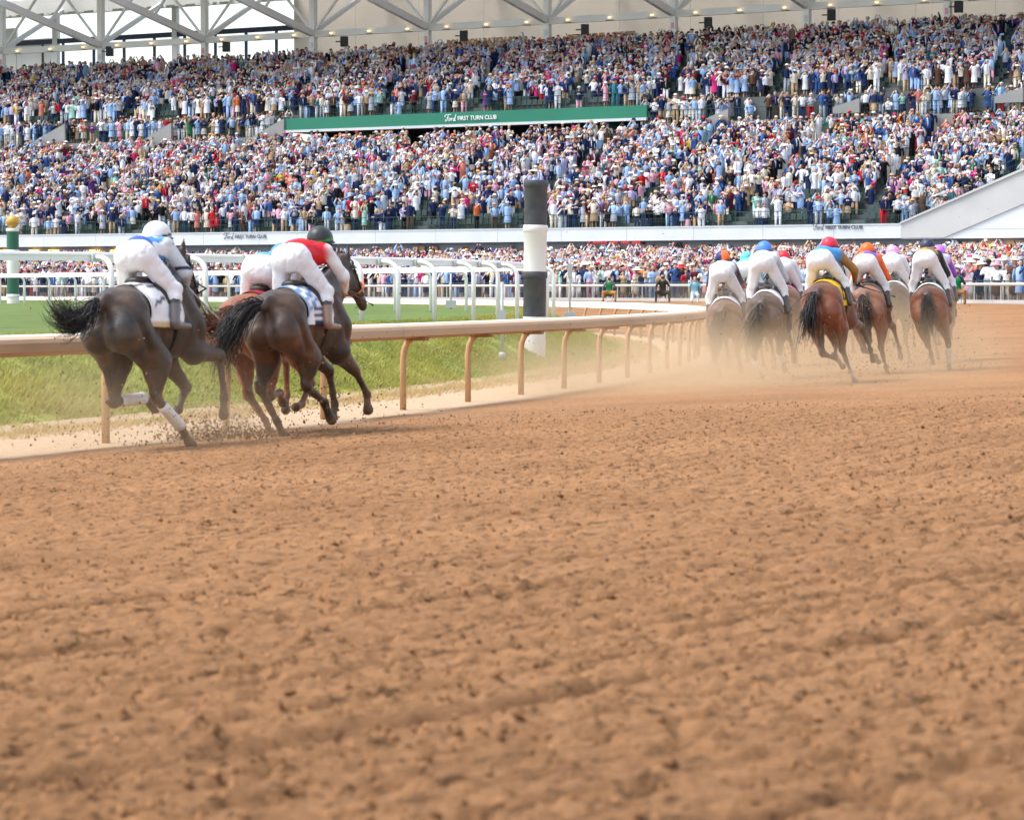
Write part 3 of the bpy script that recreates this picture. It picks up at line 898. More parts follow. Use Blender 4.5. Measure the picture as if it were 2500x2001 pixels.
# roof frame
V_COL = V_UP + 0.75 + ROW_D * N2 + 0.9
col_px = (246, 531, 821, 1111, 1405, 1705, 2006, 2314)
col_s = [on_v(p, 60, V_COL)[0] for p in col_px]
bay = (col_s[-1] - col_s[0]) / 7
col_s = [col_s[0] + bay * k for k in range(-2, 10)]
z_ch = on_v(1250, 57, V_COL)[1]
z_top = z_ch + 10.5
z_base = Z2 + ROW_H * (N2 - 1)
for i, s in enumerate(col_s):
    MB().box(s - 0.27, s + 0.27, V_COL - 0.27, V_COL + 0.27, z_base, z_top).build('column', m_steel, stand)
    t = MB()
    t.beam((s, V_COL - 0.3, z_ch + 0.1), (s, V_COL - 24, z_ch + 0.1 + 24 * 0.205), 0.42, 0.62)
    t.build('roof_truss', m_steel, stand)
    t = MB(); t.beam((s, V_COL - 24, z_ch + 5.03), (s, V_COL + 13, z_ch + 9.2), 0.36, 0.5); t.build('roof_truss', m_steel, stand)
    t = MB(); t.beam((s, V_COL + 0.3, z_ch + 0.3), (s, V_COL + 12.5, z_ch + 6.4), 0.34, 0.4); t.build('back_truss', m_steel, stand)
    for dv, zz_ in ((-7.5, 1.7), (-15, 3.3)):
        t = MB(); t.beam((s, V_COL + dv, z_ch + zz_), (s, V_COL + dv + 4.5, z_ch + 7.2 + dv * 0.11), 0.18, 0.2); t.build('truss_brace', m_steel, stand)
    for sg_ in (-1, 1):
        t = MB(); t.beam((s + sg_ * 0.27, V_COL, z_ch + 0.45), (s + sg_ * bay * 0.46, V_COL, z_ch + 6.4), 0.17, 0.2); t.build('truss_brace', m_steel, stand)
    MB().box(s - 0.13, s + 0.13, V_COL - 0.33, V_COL - 0.28, z_ch - 1.25, z_ch - 0.75).build('exit_sign', m_pink if i % 2 else m_conc_lt, stand)
MB().box(col_s[0] - 3, col_s[-1] + 3, V_COL - 0.16, V_COL + 0.16, z_ch - 0.28, z_ch + 0.30).build('chord_beam', m_steel, stand)
for i in range(len(col_s) - 1):
    for k in range(3):
        s = col_s[i] + bay * (k + 0.55) / 3
        l = MB().lathe([(0.40, 0.0), (0.38, 0.05), (0.20, 0.12), (0.06, 0.2)], 14, (s, V_COL - 0.45, z_ch - 0.28)).build('lamp', m_steel, stand, True)
        MB().lathe([(0.01, 0.0), (0.17, 0.01), (0.14, 0.07), (0.01, 0.09)], 12, (s, V_COL - 0.45, z_ch - 0.05)).build('lamp_glow', m_warm, l, True)
MB().prism([(V_COL - 15, z_ch + 6.7), (V_COL + 5, z_ch + 8.95), (V_COL + 5, z_ch + 9.25), (V_COL - 15, z_ch + 7.0)], 'x', SA - 6, SB + 6).build('roof', mat('roof_deck', (0.62, 0.62, 0.60), 0.6, var=0.04), stand)
pp = MB()
for k in range(-12, 30):
    s = col_s[2] + bay * k / 3.0
    if SA - 5 < s < SB + 5:
        pp.beam((s, V_COL - 24.5, z_ch + 5.5), (s, V_COL + 23, z_ch + 10.7), 0.12, 0.22)
pp.build('purlins', m_steel, stand)
# rear wall, open bays, mullions, header
V_W = V_COL + 11.0
s_w, _ = on_v(717, 60, V_W)
zf = z_base - 0.2
MB().box(SA, SB, V_COL - 1.2, V_W + 3, zf - 0.3, zf).build('concourse_floor', m_conc_dk, stand)
k = s_w
while k < SB:
    k2 = min(k + 7.2, SB)
    MB().box(k + 0.012, k2 - 0.012, V_W, V_W + 0.3, zf, z_ch + 9.9).build('rear_wall', m_beige, stand); k = k2
s_l1 = on_v(38, 100, V_W)[0]
MB().box(SA, s_l1, V_W, V_W + 0.3, zf, on_v(20, 70, V_W)[1]).build('rear_wall', m_steel, stand)
MB().box(s_l1 + 0.02, on_v(122, 100, V_W)[0], V_W + 0.05, V_W + 0.3, zf, on_v(80, 96, V_W)[1]).build('rear_wall', m_steel, stand)
z_ev = on_v(400, 14, V_W)[1]
MB().box(SA, s_w, V_W - 2.0, V_W + 0.3, z_ev - 0.25, z_ev + 1.2).build('eave', m_steel, stand)
for q in range(46):
    sq = SA + (s_w - SA) * (q + random.random()) / 46
    MB().box(sq, sq + random.uniform(.3, .8), V_W - 2.01, V_W - 1.9, z_ev - 0.25 - random.uniform(.1, .22), z_ev - 0.26).build('eave_bracket', m_steel, stand)
s_l2 = on_v(134, 100, V_W)[0]
MB().box(s_l2 - 0.32, s_l2 + 0.32, V_W - 0.1, V_W + 0.4, zf, z_ch + 9.5).build('rear_column', m_steel, stand)
s_l3 = on_v(426, 100, V_W)[0]
MB().box(s_l3 - 0.3, s_l3 + 0.3, V_W - 0.1, V_W + 0.4, zf, z_ch + 9.5).build('rear_column', m_steel, stand)
zh = on_v(400, 85, V_W)[1]
MB().box(s_l1, s_w, V_W - 0.05, V_W + 0.2, zh - 0.28, zh + 0.2).build('header_beam', m_navy, stand)
for px in (103, 152, 227, 301, 375, 449, 524, 599, 673):
    sx = on_v(px, 120, V_W)[0]
    MB().box(sx - 0.12, sx + 0.12, V_W, V_W + 0.2, zf, zh - 0.28).build('mullion', m_navy, stand)
# rear concessions behind the crowd: shade of the openings painted as dark panels
for a, b2 in ((1130, 1290), (1760, 1900), (2110, 2190)):
    sa, sb = on_v(a, 80, V_W)[0], on_v(b2, 80, V_W)[0]
    MB().box(sa, sb, V_W - 0.05, V_W - 0.004, zf, zf + 3.0).build('concession_shade_panel', m_dark, stand)
    for q in np.linspace(sa + 0.6, sb - 0.6, 5):
        if a > 1500: MB().box(q - 0.12, q + 0.12, V_W - 0.3, V_W - 0.2, zf + 2.5, zf + 2.62).build('concession_lamp', m_warm, stand)

# lettering
def text_mesh(name, body, size, m, depth=0.02, shear=0.0, spacing=1.0, bold=0.0):
    cu = bpy.data.curves.new(name, 'FONT')
    cu.body = body; cu.size = size; cu.extrude = depth; cu.shear = shear; cu.space_character = spacing
    cu.align_x = 'CENTER'; cu.align_y = 'CENTER'; cu.offset = bold; cu.resolution_u = 3
    t = bpy.data.objects.new(name, cu)
    me = bpy.data.meshes.new_from_object(t)
    bpy.data.objects.remove(t)
    me.name = name; me.materials.append(m)
    return me
SCRIPT = [  # hand-drawn strokes of the script word, in a 2.6 x 1 box
    [(0.02, 0.62), (0.06, 0.86), (0.30, 0.97), (0.75, 0.98), (1.15, 0.96), (1.30, 1.02)],
    [(0.72, 0.96), (0.60, 0.60), (0.46, 0.22), (0.28, 0.04), (0.10, 0.10), (0.12, 0.26), (0.26, 0.24)],
    [(0.34, 0.52), (0.62, 0.56), (0.86, 0.58)],
    [(1.02, 0.42), (0.84, 0.36), (0.80, 0.16), (0.92, 0.06), (1.06, 0.16), (1.10, 0.36), (1.00, 0.43), (1.12, 0.36), (1.28, 0.40)],
    [(1.28, 0.44), (1.34, 0.36), (1.30, 0.08)], [(1.33, 0.26), (1.44, 0.42), (1.56, 0.38)],
    [(1.98, 0.40), (1.80, 0.40), (1.68, 0.20), (1.76, 0.06), (1.90, 0.14), (2.02, 0.40)],
    [(2.26, 1.0), (2.12, 0.66), (1.96, 0.16), (2.04, 0.04), (2.20, 0.16)]]
def script_mb(h, w):
    b = MB()
    for st in SCRIPT:
        P = smooth_path([(x, y) for x, y in st], 6)
        for i in range(len(P) - 1):
            d = P[i + 1] - P[i]; L = np.hypot(*d) + 1e-9
            n = np.array([-d[1], d[0]]) / L * w * (0.6 + 0.5 * abs(d[1]) / L)
            e = d / L * 0.015
            q = [P[i] + n - e, P[i] - n - e, P[i + 1] - n + e, P[i + 1] + n + e]
            V = [(c[0] * h, -0.012 - 0.0004 * (i % 7), c[1] * h) for c in q]
            b.add(V, [(0, 1, 2, 3)])
    return b
def club_sign(px, py, v, sh, sw, cap_h, cap_w, m_, label):
    s0, z0 = on_v(px, py, v)
    e = empty('sign_lettering', SP(s0, v, z0), ST_ANG)
    tag(e, label, 'sign', 'club name signs on the stand')
    b = script_mb(1.0, 0.055)
    o = b.build('script_word', m_, e); o.scale = (sw / 2.28, 1, sh)
    size = cap_h / 0.70
    ext = lambda me: max(v_.co.x for v_ in me.vertices) - min(v_.co.x for v_ in me.vertices)
    w1 = ext(text_mesh('capitals', 'FIRST TURN CLUB', size, m_)); w2 = ext(text_mesh('capitals', 'FIRST TURN CLUB', size, m_, spacing=1.5))
    spc = 1 + 0.5 * (cap_w - w1) / (w2 - w1)
    me = text_mesh('capitals', 'FIRST TURN CLUB', size, m_, 0.01, 0, spc, 0.006)
    o = link(bpy.data.objects.new('capitals', me), e); o.rotation_euler = (math.pi / 2, 0, 0)
    o.location = (sw * 1.12 + ext(me) / 2, -0.012, sh * 0.36)
    return e
m_signwhite = mat('sign_white', (0.85, 0.87, 0.86), 0.5)
club_sign(546, 584, -0.17, 0.50, 1.0, 0.27, 3.1, m_ink, 'dark club lettering on the white band above the left near riders')
club_sign(1986, 562, -0.17, 0.48, 0.85, 0.26, 2.85, m_ink, 'dark club lettering on the white band above the far pack')
club_sign(1086, 297, V_UP - 0.18, 0.58, 1.12, 0.34, 3.8, m_signwhite, 'white club lettering on the green balcony front')
def wall_sign(px, py, txt, size, label):
    s0, z0 = on_v(px, py, V_W - 0.12)
    o = link(bpy.data.objects.new('sign_lettering', text_mesh('wall_letters', txt, size, m_bronze, 0.05, 0, 1.1, 0.03)))
    o.location = SP(s0, V_W - 0.12, z0); o.rotation_euler = (math.pi / 2, 0, ST_ANG)
    tag(o, label, 'sign', 'bronze wall signs')
wall_sign(1182, 101, 'BOURBON BATCH BBQ', 0.72, 'bronze wall letters naming bourbon batch barbecue food')
wall_sign(1243, 100, 'PIT SMOKED', 0.3, 'small bronze wall letters beside the barbecue sign')
wall_sign(1468, 88, 'BEER, WINE & SPIRITS', 0.66, 'bronze wall letters offering drinks, right of the barbecue sign')
bpy.data.objects.remove([o for o in SC.objects if o.get('label', '').startswith('small bronze')][0])
for px, py, txt in ((2088, 300, '3221'), (2000, 299, '3220')):
    s0, z0 = on_v(px, py, V_UP - 0.3)
    e = empty('section_sign', SP(s0, V_UP - 0.3, z0), ST_ANG)
    tag(e, 'small green seating section plate under the upper aisle, ' + ('right' if txt == '3221' else 'left') + ' one of the pair', 'sign', 'green section plates')
    MB().box(-0.75, 0.75, 0, 0.05, -0.28, 0.28).build('plate', m_grn, e)
    o = link(bpy.data.objects.new('number', text_mesh('number', txt, 0.42, m_signwhite, 0.005)), e)
    o.location = (0, -0.01, 0); o.rotation_euler = (math.pi / 2, 0, 0)
# loudspeakers
def speaker():
    e = empty('loudspeaker', (0, 0, 0), ST_ANG + 0.5)
    MB().box(-0.34, 0.34, -0.28, 0.30, -0.45, 0.45).build('cabinet', m_black, e)
    MB().box(-0.30, 0.30, -0.30, -0.281, -0.41, 0.41).build('grille', mat('speaker_grille', (0.03, 0.035, 0.04), 0.7), e)
    MB().beam((-0.34, 0, 0), (-0.78, 0.1, 0), 0.1, 0.1).build('bracket', m_black, e)
    return e
sp0 = speaker()
names = ['first', 'second', 'third', 'fourth', 'fifth', 'sixth', 'seventh', 'eighth']
spk = [(267, 126), (552, 115), (840, 102), (1132, 88), (1428, 73), (1729, 56), (2030, 37), (2341, 17)]
SPK_LAB = ['black loudspeaker in front of the open bright bays, leftmost of its row', 'black loudspeaker in front of the open bays nearest the beige wall',
           'black loudspeaker just right of where the beige wall begins', 'black loudspeaker left of the barbecue letters', 'black loudspeaker above the drinks letters',
           'black loudspeaker on the sixth roof column counted from the bright bays', 'black loudspeaker second from the stand right end', 'black loudspeaker rightmost and topmost under the roof']
for i, (px, py) in enumerate(spk):
    s0, z0 = on_v(px, py, V_COL)
    o = sp0 if i == 0 else dup(sp0)
    if i:
        for ch in sp0.children: dup(ch, o)
    o.location = SP(s0, V_COL, z0)
    tag(o, SPK_LAB[i], 'loudspeaker', 'loudspeakers hung on the roof columns')

# apron between the outer fence and the stand
s_arr = np.linspace(SA, SB + 6, 80)
def fence_w(s):
    p = ST0 + s * US; d = -VS
    q = p - np.array([CX, CY]); bb = q @ d; c2 = q @ q - (R_OUT + 0.9) ** 2
    return -bb - math.sqrt(max(bb * bb - c2, 0)) if bb * bb > c2 and -bb - math.sqrt(bb * bb - c2) > 0 else 70.0
Z_AF, Z_AB = 0.036 * 24.9 + 0.02, 2.85
apV = []; NT = 30
FW = np.array([fence_w(s) for s in s_arr])
for s, w in zip(s_arr, FW):
    for t in np.linspace(0, 1, NT):
        v = -w * (1 - t) + 2.2 * t
        apV.append(SP(s, v, Z_AF + (Z_AB - Z_AF) * t))
ii = np.arange(len(apV)).reshape(len(s_arr), NT)
ap = obj_np('apron', np.array(apV), np.stack([ii[:-1, :-1], ii[1:, :-1], ii[1:, 1:], ii[:-1, 1:]], -1).reshape(-1, 4), m_conc)
tag(ap, kind='structure')
def apron_z(s, v):
    w = np.interp(s, s_arr, FW)
    return Z_AF + (Z_AB - Z_AF) * np.clip((v + w) / (w + 2.2), 0, 1)

# outer fence
m_mesh = bpy.data.materials.new('fence_mesh'); m_mesh.use_nodes = True
nt = m_mesh.node_tree; b_ = nt.nodes['Principled BSDF']; b_.inputs['Base Color'].default_value = (0.10, 0.12, 0.12, 1); b_.inputs['Alpha'].default_value = 0.28
m_pale = mat('pale_pipe', (0.60, 0.58, 0.53), 0.5, var=0.05)
ofence = empty('outer_fence', (*pol(R_OUT, 0.3), 0))
tag(ofence, 'pale pipe topped fence between the dirt track and the standing crowd', 'fence')
OL = ofence.location
def arc_mesh(prof, r0, th0, th1, n, name, m_, parent, loc, zf=lambda r: 0.0, closed=True):
    k = len(prof); V = []; F = []
    for i in range(n + 1):
        t = th0 + (th1 - th0) * i / n
        for dr, z in prof:
            x, y = pol(r0 + dr, t); V.append((x - loc[0], y - loc[1], z - loc[2]))
    for i in range(n):
        for j in range(k if closed else k - 1):
            F.append((i * k + j, (i + 1) * k + j, (i + 1) * k + (j + 1) % k, i * k + (j + 1) % k))
    me = bpy.data.meshes.new(name); me.from_pydata(V, [], F); me.materials.append(m_)
    return link(bpy.data.objects.new(name, me), parent)
zo = 0.036 * 24.5
circ = [(0.065 * math.cos(a), zo + 0.84 + 0.065 * math.sin(a)) for a in np.linspace(0, 2 * math.pi, 9)[:-1]]
t0, t1 = math.radians(4), math.radians(66)
nseg = 34
for i in range(nseg):
    a, b2 = t0 + (t1 - t0) * i / nseg, t0 + (t1 - t0) * (i + 1) / nseg - 0.00006
    arc_mesh(circ, R_OUT, a, b2, 5, 'rail_segment', m_pale, ofence, OL)
    arc_mesh([(-0.02, zo - 0.1), (-0.02, zo + 0.16), (0.14, zo + 0.16), (0.14, zo - 0.1)], R_OUT - 0.05, a, b2, 5, 'kerb', m_conc, ofence, OL)
    arc_mesh([(0.16, zo + 0.16), (0.16, zo + 0.98)], R_OUT, a, b2, 5, 'mesh_panel', m_mesh, ofence, OL, closed=False)
    arc_mesh([(0.16 + 0.02 * math.cos(q), zo + 1.0 + 0.02 * math.sin(q)) for q in (0, 1.57, 3.14, 4.71)], R_OUT, a, b2, 5, 'top_wire', m_grn_dk, ofence, OL)
pm_ = MB().tube([(0, 0, zo), (0, 0, zo + 0.84)], 0.04, 6).mesh('post', m_grey)
pg = MB().tube([(0.16, 0, zo), (0.16, 0, zo + 1.02)], 0.025, 5).mesh('mesh_post', m_grn_dk)
k = 0
t = t0
while t < t1:
    x, y = pol(R_OUT, t)
    o = link(bpy.data.objects.new('post', pm_), ofence); o.location = (x - OL[0], y - OL[1], 0); o.rotation_euler = (0, 0, t)
    o = link(bpy.data.objects.new('mesh_post', pg), ofence); o.location = (x - OL[0], y - OL[1], 0); o.rotation_euler = (0, 0, t + 0.004)
    t += 2.5 / R_OUT

# ================================================================== CROWD
COL = {  # name: (linear colour, weight)
    'white': (lin(236, 238, 244), 25), 'pale blue': (lin(160, 192, 232), 25), 'cream': (lin(224, 214, 196), 11), 'light grey': (lin(176, 182, 192), 9),
    'navy': (lin(30, 44, 82), 27), 'black': (lin(22, 22, 28), 9), 'pink': (lin(224, 166, 184), 4.5), 'hot pink': (lin(204, 50, 118), 1.5),
    'red': (lin(186, 30, 42), 3), 'royal blue': (lin(58, 92, 152), 7), 'tan': (lin(186, 158, 126), 8), 'brown': (lin(88, 62, 50), 3),
    'green': (lin(48, 110, 74), .8), 'mint': (lin(160, 206, 192), 1.5), 'yellow': (lin(212, 176, 80), .8), 'orange': (lin(214, 116, 66), .9),
    'purple': (lin(104, 60, 124), 1), 'lavender': (lin(184, 174, 212), 4), 'burgundy': (lin(92, 28, 44), 2.5), 'coral': (lin(220, 134, 118), 1.5), 'teal': (lin(44, 106, 120), 1)}
CN = list(COL); CWT = np.array([COL[c][1] for c in CN], float); CWT /= CWT.sum(); CV = np.array([COL[c][0] for c in CN])
BOT = ['cream', 'white', 'tan', 'navy', 'light grey', 'black', 'pale blue', 'pink', 'red', 'green', 'brown']
BWT = np.array([8, 5, 9, 10, 7, 9, 4, 2, 1.2, .4, 1.5]); BWT /= BWT.sum()
HAT = ['white', 'cream', 'tan', 'navy', 'black', 'pink', 'red', 'hot pink', 'yellow', 'light grey', 'pale blue', 'orange', 'purple']
HWT = np.array([8, 8, 8, 5, 6, 4, 3.5, 2, 1, 3, 2, 1.0, 1]); HWT /= HWT.sum()
SKINS = np.array([lin(216, 176, 156), lin(198, 156, 136), lin(222, 188, 170), lin(150, 110, 90), lin(92, 64, 52), lin(206, 166, 146)])
HAIRS = np.array([lin(40, 28, 22), lin(84, 56, 36), lin(180, 140, 86), lin(110, 74, 44), lin(24, 20, 20), lin(150, 146, 142)])
POSES = {  # shoulder, elbow, hand for (right, left), x to the person's left
    'phone': [((.19, 0, 1.41), (.27, -.17, 1.21), (.06, -.30, 1.56))] * 2,
    'overhead': [((.19, 0, 1.43), (.22, -.16, 1.62), (.08, -.22, 1.90))] * 2,
    'down': [((.19, 0, 1.41), (.26, .02, 1.13), (.25, -.06, .88))] * 2,
    'onearm': [((.19, 0, 1.43), (.25, -.10, 1.64), (.18, -.16, 1.92)), ((.19, 0, 1.41), (.26, .0, 1.13), (.22, -.10, .90))],
    'clap': [((.19, 0, 1.41), (.26, -.10, 1.15), (.05, -.30, 1.26))] * 2,
    'lean': [((.19, -.02, 1.40), (.27, -.14, 1.15), (.20, -.36, 1.06))] * 2}
PN = list(POSES)
# slots: 0 skin 1 hair 2 hat 3 jacket 4 bottom 5 shoes 6 shirt
class T:
    def __init__(s): s.v = []; s.f = []; s.c = []; s.n = 0
    def loft(s, rings, slot, n=6, capb=False, capt=True):
        b = s.n
        for (x, y, z, rx, ry) in rings:
            for k in range(n):
                a = 2 * math.pi * (k + 0.5) / n
                s.v.append((x + rx * math.cos(a), y + ry * math.sin(a), z)); s.c.append(slot)
        s.n += n * len(rings)
        for i in range(len(rings) - 1):
            for k in range(n):
                p, q = b + i * n + k, b + i * n + (k + 1) % n
                s.f += [(p, q, q + n), (p, q + n, p + n)]
        if capt:
            t = b + (len(rings) - 1) * n
            s.f += [(t, t + k, t + k + 1) for k in range(1, n - 1)]
        if capb: s.f += [(b, b + k + 1, b + k) for k in range(1, n - 1)]
    def limb(s, pts, rad, slot, n=4):
        b = s.n
        for i, p in enumerate(pts):
            p = np.array(p); d = np.array(pts[min(i + 1, len(pts) - 1)]) - np.array(pts[max(0, i - 1)]); d = d / np.linalg.norm(d)
            e1 = np.cross(d, (0.3, 1, 0.2)); e1 /= np.linalg.norm(e1); e2 = np.cross(d, e1)
            for k in range(n):
                a = 2 * math.pi * k / n
                s.v.append(tuple(p + rad[i] * (math.cos(a) * e1 + math.sin(a) * e2))); s.c.append(slot)
        s.n += n * len(pts)
        for i in range(len(pts) - 1):
            for k in range(n):
                p, q = b + i * n + k, b + i * n + (k + 1) % n
                s.f += [(p, q, q + n), (p, q + n, p + n)]
        t = b + (len(pts) - 1) * n
        s.f += [(t, t + k, t + k + 1) for k in range(1, n - 1)]
def lowpoly(pose, dress, hat, legs):
    t = T()
    bust = legs == 0
    if legs == 2:
        if dress:
            t.loft([(0, 0, .42, .22, .18), (0, 0, .8, .19, .15), (0, 0, 1.02, .14, .11)], 4, 6, capt=False)
            for sx in (-1, 1): t.limb([(sx * .08, 0, .04), (sx * .08, 0, .45)], [.04, .055], 0, 3)
        else:
            for sx in (-1, 1): t.limb([(sx * .11, 0, .03), (sx * .085, 0, .95)], [.065, .10], 4, 4)
            t.loft([(0, 0, .84, .17, .12), (0, 0, .98, .16, .115)], 4, 6)
    if bust: t.loft([(0, 0, 1.0, .17, .11), (0, 0, 1.34, .20, .13), (0, 0, 1.49, .06, .06)], 3, 5, capt=False)
    elif legs == 1: t.loft([(0, 0, .03, .13, .09), (0, 0, .86, .17, .12)], 4, 5, capt=False); t.loft([(0, 0, .84, .18, .125), (0, 0, 1.30, .20, .13), (0, 0, 1.49, .06, .06)], 3, 5, capt=False)
    else: t.loft([(0, 0, .86, .18, .125), (0, 0, 1.30, .20, .13), (0, 0, 1.45, .155, .10), (0, 0, 1.49, .06, .06)], 3, 6, capt=False)
    if not dress and not bust:      # shirt front
        t.loft([(0, -.085, .98, .05, .05), (0, -.10, 1.3, .075, .055), (0, -.05, 1.47, .05, .05)], 6, 3, capt=False)
    P = POSES[pose]
    for sx, (sh, el, ha) in zip((1, -1), P):
        if bust and pose in ('down', 'clap', 'lean'): continue
        m = lambda q: (q[0] * sx, q[1], q[2])
        w = tuple(np.array(el) + 0.85 * (np.array(ha) - np.array(el)))
        t.limb([m(sh), m(el), m(w)], [.075, .06, .05], 3, 3)
        t.limb([m(w), m(tuple(np.array(ha) + 0.2 * (np.array(ha) - np.array(el))))], [.045, .05], 0, 3)
    t.loft([(0, 0, 1.46, .05, .05), (0, 0, 1.56, .065, .075), (0, -.005, 1.65, .09, .10), (0, 0, 1.74, .055, .065)], 0, 5, capt=False)
    if dress:
        t.loft([(0, .05, 1.40, .09, .04), (0, .04, 1.58, .105, .085), (0, .03, 1.70, .10, .09), (0, .02, 1.77, .05, .05)], 1, 6)
    else:
        t.loft([(0, .03, 1.62, .09, .085), (0, .02, 1.70, .094, .10), (0, .01, 1.765, .05, .06)], 1, 6)
    if hat == 'fedora':
        t.loft([(0, 0, 1.71, .18, .20), (0, 0, 1.725, .105, .12), (0, 0, 1.83, .085, .10)], 2, 7, True)
    elif hat == 'wide':
        t.loft([(0, 0, 1.70, .29, .30), (0, 0, 1.735, .11, .12), (0, 0, 1.82, .09, .10)], 2, 7, True)
    elif hat == 'cap':
        t.loft([(0, -.03, 1.69, .10, .15), (0, -.01, 1.71, .10, .12), (0, 0, 1.79, .06, .07)], 2, 6, True)
    elif hat == 'fascinator':
        t.loft([(.06, -.02, 1.76, .03, .03), (.08, -.02, 1.80, .13, .10), (.10, 0, 1.86, .12, .09), (.13, 0, 1.92, .03, .03)], 2, 6, True)
    return np.array(t.v), np.array(t.f), np.array(t.c)

# --- where people stand
pos = []       # x, y, z, s, v, zone, row
aisles = np.arange(SA, SB, 9.3)
vom_gap = [on_v(p, 300, V_UP)[0] for p in (330, 590)]
def in_view(P, mx=260):
    px, py, dp = project(P)
    return (px > -mx) & (px < W_PX + mx) & (py > -90)
for k in range(N1):
    z, v = lower_floor(k)
    for s in np.arange(SA + 0.3, SB, 0.52):
        a = np.abs(aisles - s).min()
        p = 0.92 if k > 5 else 0.84
        px = project([SP(s, v, z + 1)])[0][0]
        if k <= 7 and (870 < px < 1120 or 1150 < px < 1350): p = 0.38 + 0.05 * k
        if k <= 8 and 1700 < px < 2180: p = 0.48 + 0.03 * k
        if k <= 4 and px < 420: p = 0.7
        if 8 <= k <= 12 and 1120 < px < 1500: p = 0.7
        if a < 0.75: p *= 0.10
        if k > N1 - 3 and s_c0 < s < s_c1: p *= 0.9
        if s > s_r0 and z + 1.5 < zt(s) + 0.3: continue
        if k < 11: p *= 0.52 + 0.85 * float(vnoise(np.array([s * 0.22]), np.array([k * 0.7]), 51)[0])
        if RNG.random() < p:
            pos.append((s + RNG.normal(0, .07), v + RNG.normal(0, .06), z, 0, k))
for k in range(N2):
    z, v = upper_floor(k)
    for s in np.arange(SA + 0.3, SB, 0.5):
        ctr = s_c0 + 0.3 < s < s_c1 - 0.3
        if k < 1 and not ctr:
            for vo in (0.42, 0.72):
                if RNG.random() < 0.8 * (0.4 + 0.9 * float(vnoise(np.array([s * 0.16]), np.array([3.0]), 52)[0])): pos.append((s + RNG.normal(0, .12), V_UP + vo + RNG.normal(0, .08), zA2, 1, 0))
            continue
        p = 0.96 if k > 2 else 0.84
        if np.abs(aisles + 4 - 0.28 * k - s).min() < 0.7: p *= 0.12
        px = project([SP(s, v, z + 1)])[0][0]
        if ctr and k < 3 and 980 < px < 1500: p *= 0.62
        if k < 4 and (380 < px < 450 or 70 < px < 130): p *= 0.4
        if RNG.random() < p:
            pos.append((s + RNG.normal(0, .07), v + RNG.normal(0, .06), z, 1, k))
for dv in (0.5, 1.2, 2.1, 3.0):                # standing on the rear concourse
    for s in np.arange(SA, SB, 0.6):
        px = project([SP(s, V_COL - 1.0 + dv, z_base + 1)])[0][0]
        if RNG.random() < (0.8 if px > 640 else 0.42) * (1 if dv < 1 else 0.7):
            pos.append((s + RNG.normal(0, .15), V_COL - 1.0 + dv, z_base, 1, 20))
front = []
thf = np.arange(math.radians(3), math.radians(66), 0.56 / (R_OUT + 1))
for row in range(64):
    rad = R_OUT + 0.62 + row * (0.62 if row < 4 else 0.92)
    if row >= 4: rad -= 4 * 0.30
    for th in np.arange(math.radians(3), math.radians(66), (0.53 if row < 3 else 0.62 if row < 14 else 0.70) / rad):
        th2 = th + RNG.normal(0, .07) / rad
        x, y = pol(rad + RNG.normal(0, .08), th2)
        d = np.array([x, y]) - ST0; s, v = d @ US, d @ VS
        if v > 1.2: continue
        if not (0.96 if row < 4 else 0.86 if row < 12 else 0.74) > RNG.random(): continue
        z = float(apron_z(s, v))
        pos.append((s, v, z, 2, row))
pos = np.array(pos)
W3 = np.stack([ST0[0] + pos[:, 0] * US[0] + pos[:, 1] * VS[0], ST0[1] + pos[:, 0] * US[1] + pos[:, 1] * VS[1], pos[:, 2]], -1)
ok = in_view(W3 + [0, 0, 1.2])
pos, W3 = pos[ok], W3[ok]
NP_ = len(pos)
zone, row = pos[:, 3].astype(int), pos[:, 4].astype(int)
dist = np.hypot(W3[:, 0], W3[:, 1])
px, py, dp = project(W3 + [0, 0, 1.3])
# the 300 that show largest: nearest people on the apron that the frame shows
cand = np.where((zone == 2) & (row <= 4) & (px > 10) & (px < 2490))[0]
ind = cand[np.argsort(dist[cand] + 6 * (row[cand] > 1) * 0 + 2.0 * row[cand])][:300]
is_ind = np.zeros(NP_, bool); is_ind[ind] = True
# attributes
top = RNG.choice(len(CN), NP_, p=CWT)
bot = RNG.choice(len(BOT), NP_, p=BWT)
hatc = RNG.choice(len(HAT), NP_, p=HWT)
dress = RNG.random(NP_) < 0.36
HK = np.where(dress, RNG.choice(['none', 'wide', 'fascinator', 'fedora'], NP_, p=[.46, .24, .20, .10]), RNG.choice(['none', 'fedora', 'cap'], NP_, p=[.60, .27, .13]))
POSE = RNG.choice(PN, NP_, p=[.40, .09, .16, .10, .19, .06])
POSE = np.where((zone == 2) & (row > 5) & (RNG.random(NP_) < 0.22), 'overhead', POSE)
POSE = np.where((zone == 0) & (row >= N1 - 3) & np.isin(POSE, ['overhead', 'onearm']), 'phone', POSE)
skin = 0.88 * SKINS[RNG.choice(6, NP_, p=[.26, .22, .22, .08, .08, .14])] * RNG.uniform(0.9, 1.1, (NP_, 1))
hair = HAIRS[RNG.choice(6, NP_)]
scl = RNG.normal(1.0, 0.06, NP_) * np.where(zone == 2, 1.03, 1.14) * np.where(dress, 0.96, 1.02)
wide = np.where(zone == 2, 1.14, 1.22) * RNG.normal(1.0, .07, NP_)
sit = ((zone == 0) & (row < 6) & (RNG.random(NP_) < 0.22)) | ((zone < 2) & (RNG.random(NP_) < 0.05))
face = np.arctan2(3 - W3[:, 0], -(40 - W3[:, 1])) + RNG.normal(0, 0.28, NP_)   # local -Y towards the track
palette = np.zeros((NP_, 7, 3))
jit = RNG.uniform(0.86, 1.1, (NP_, 1))
palette[:, 0] = skin; palette[:, 1] = hair
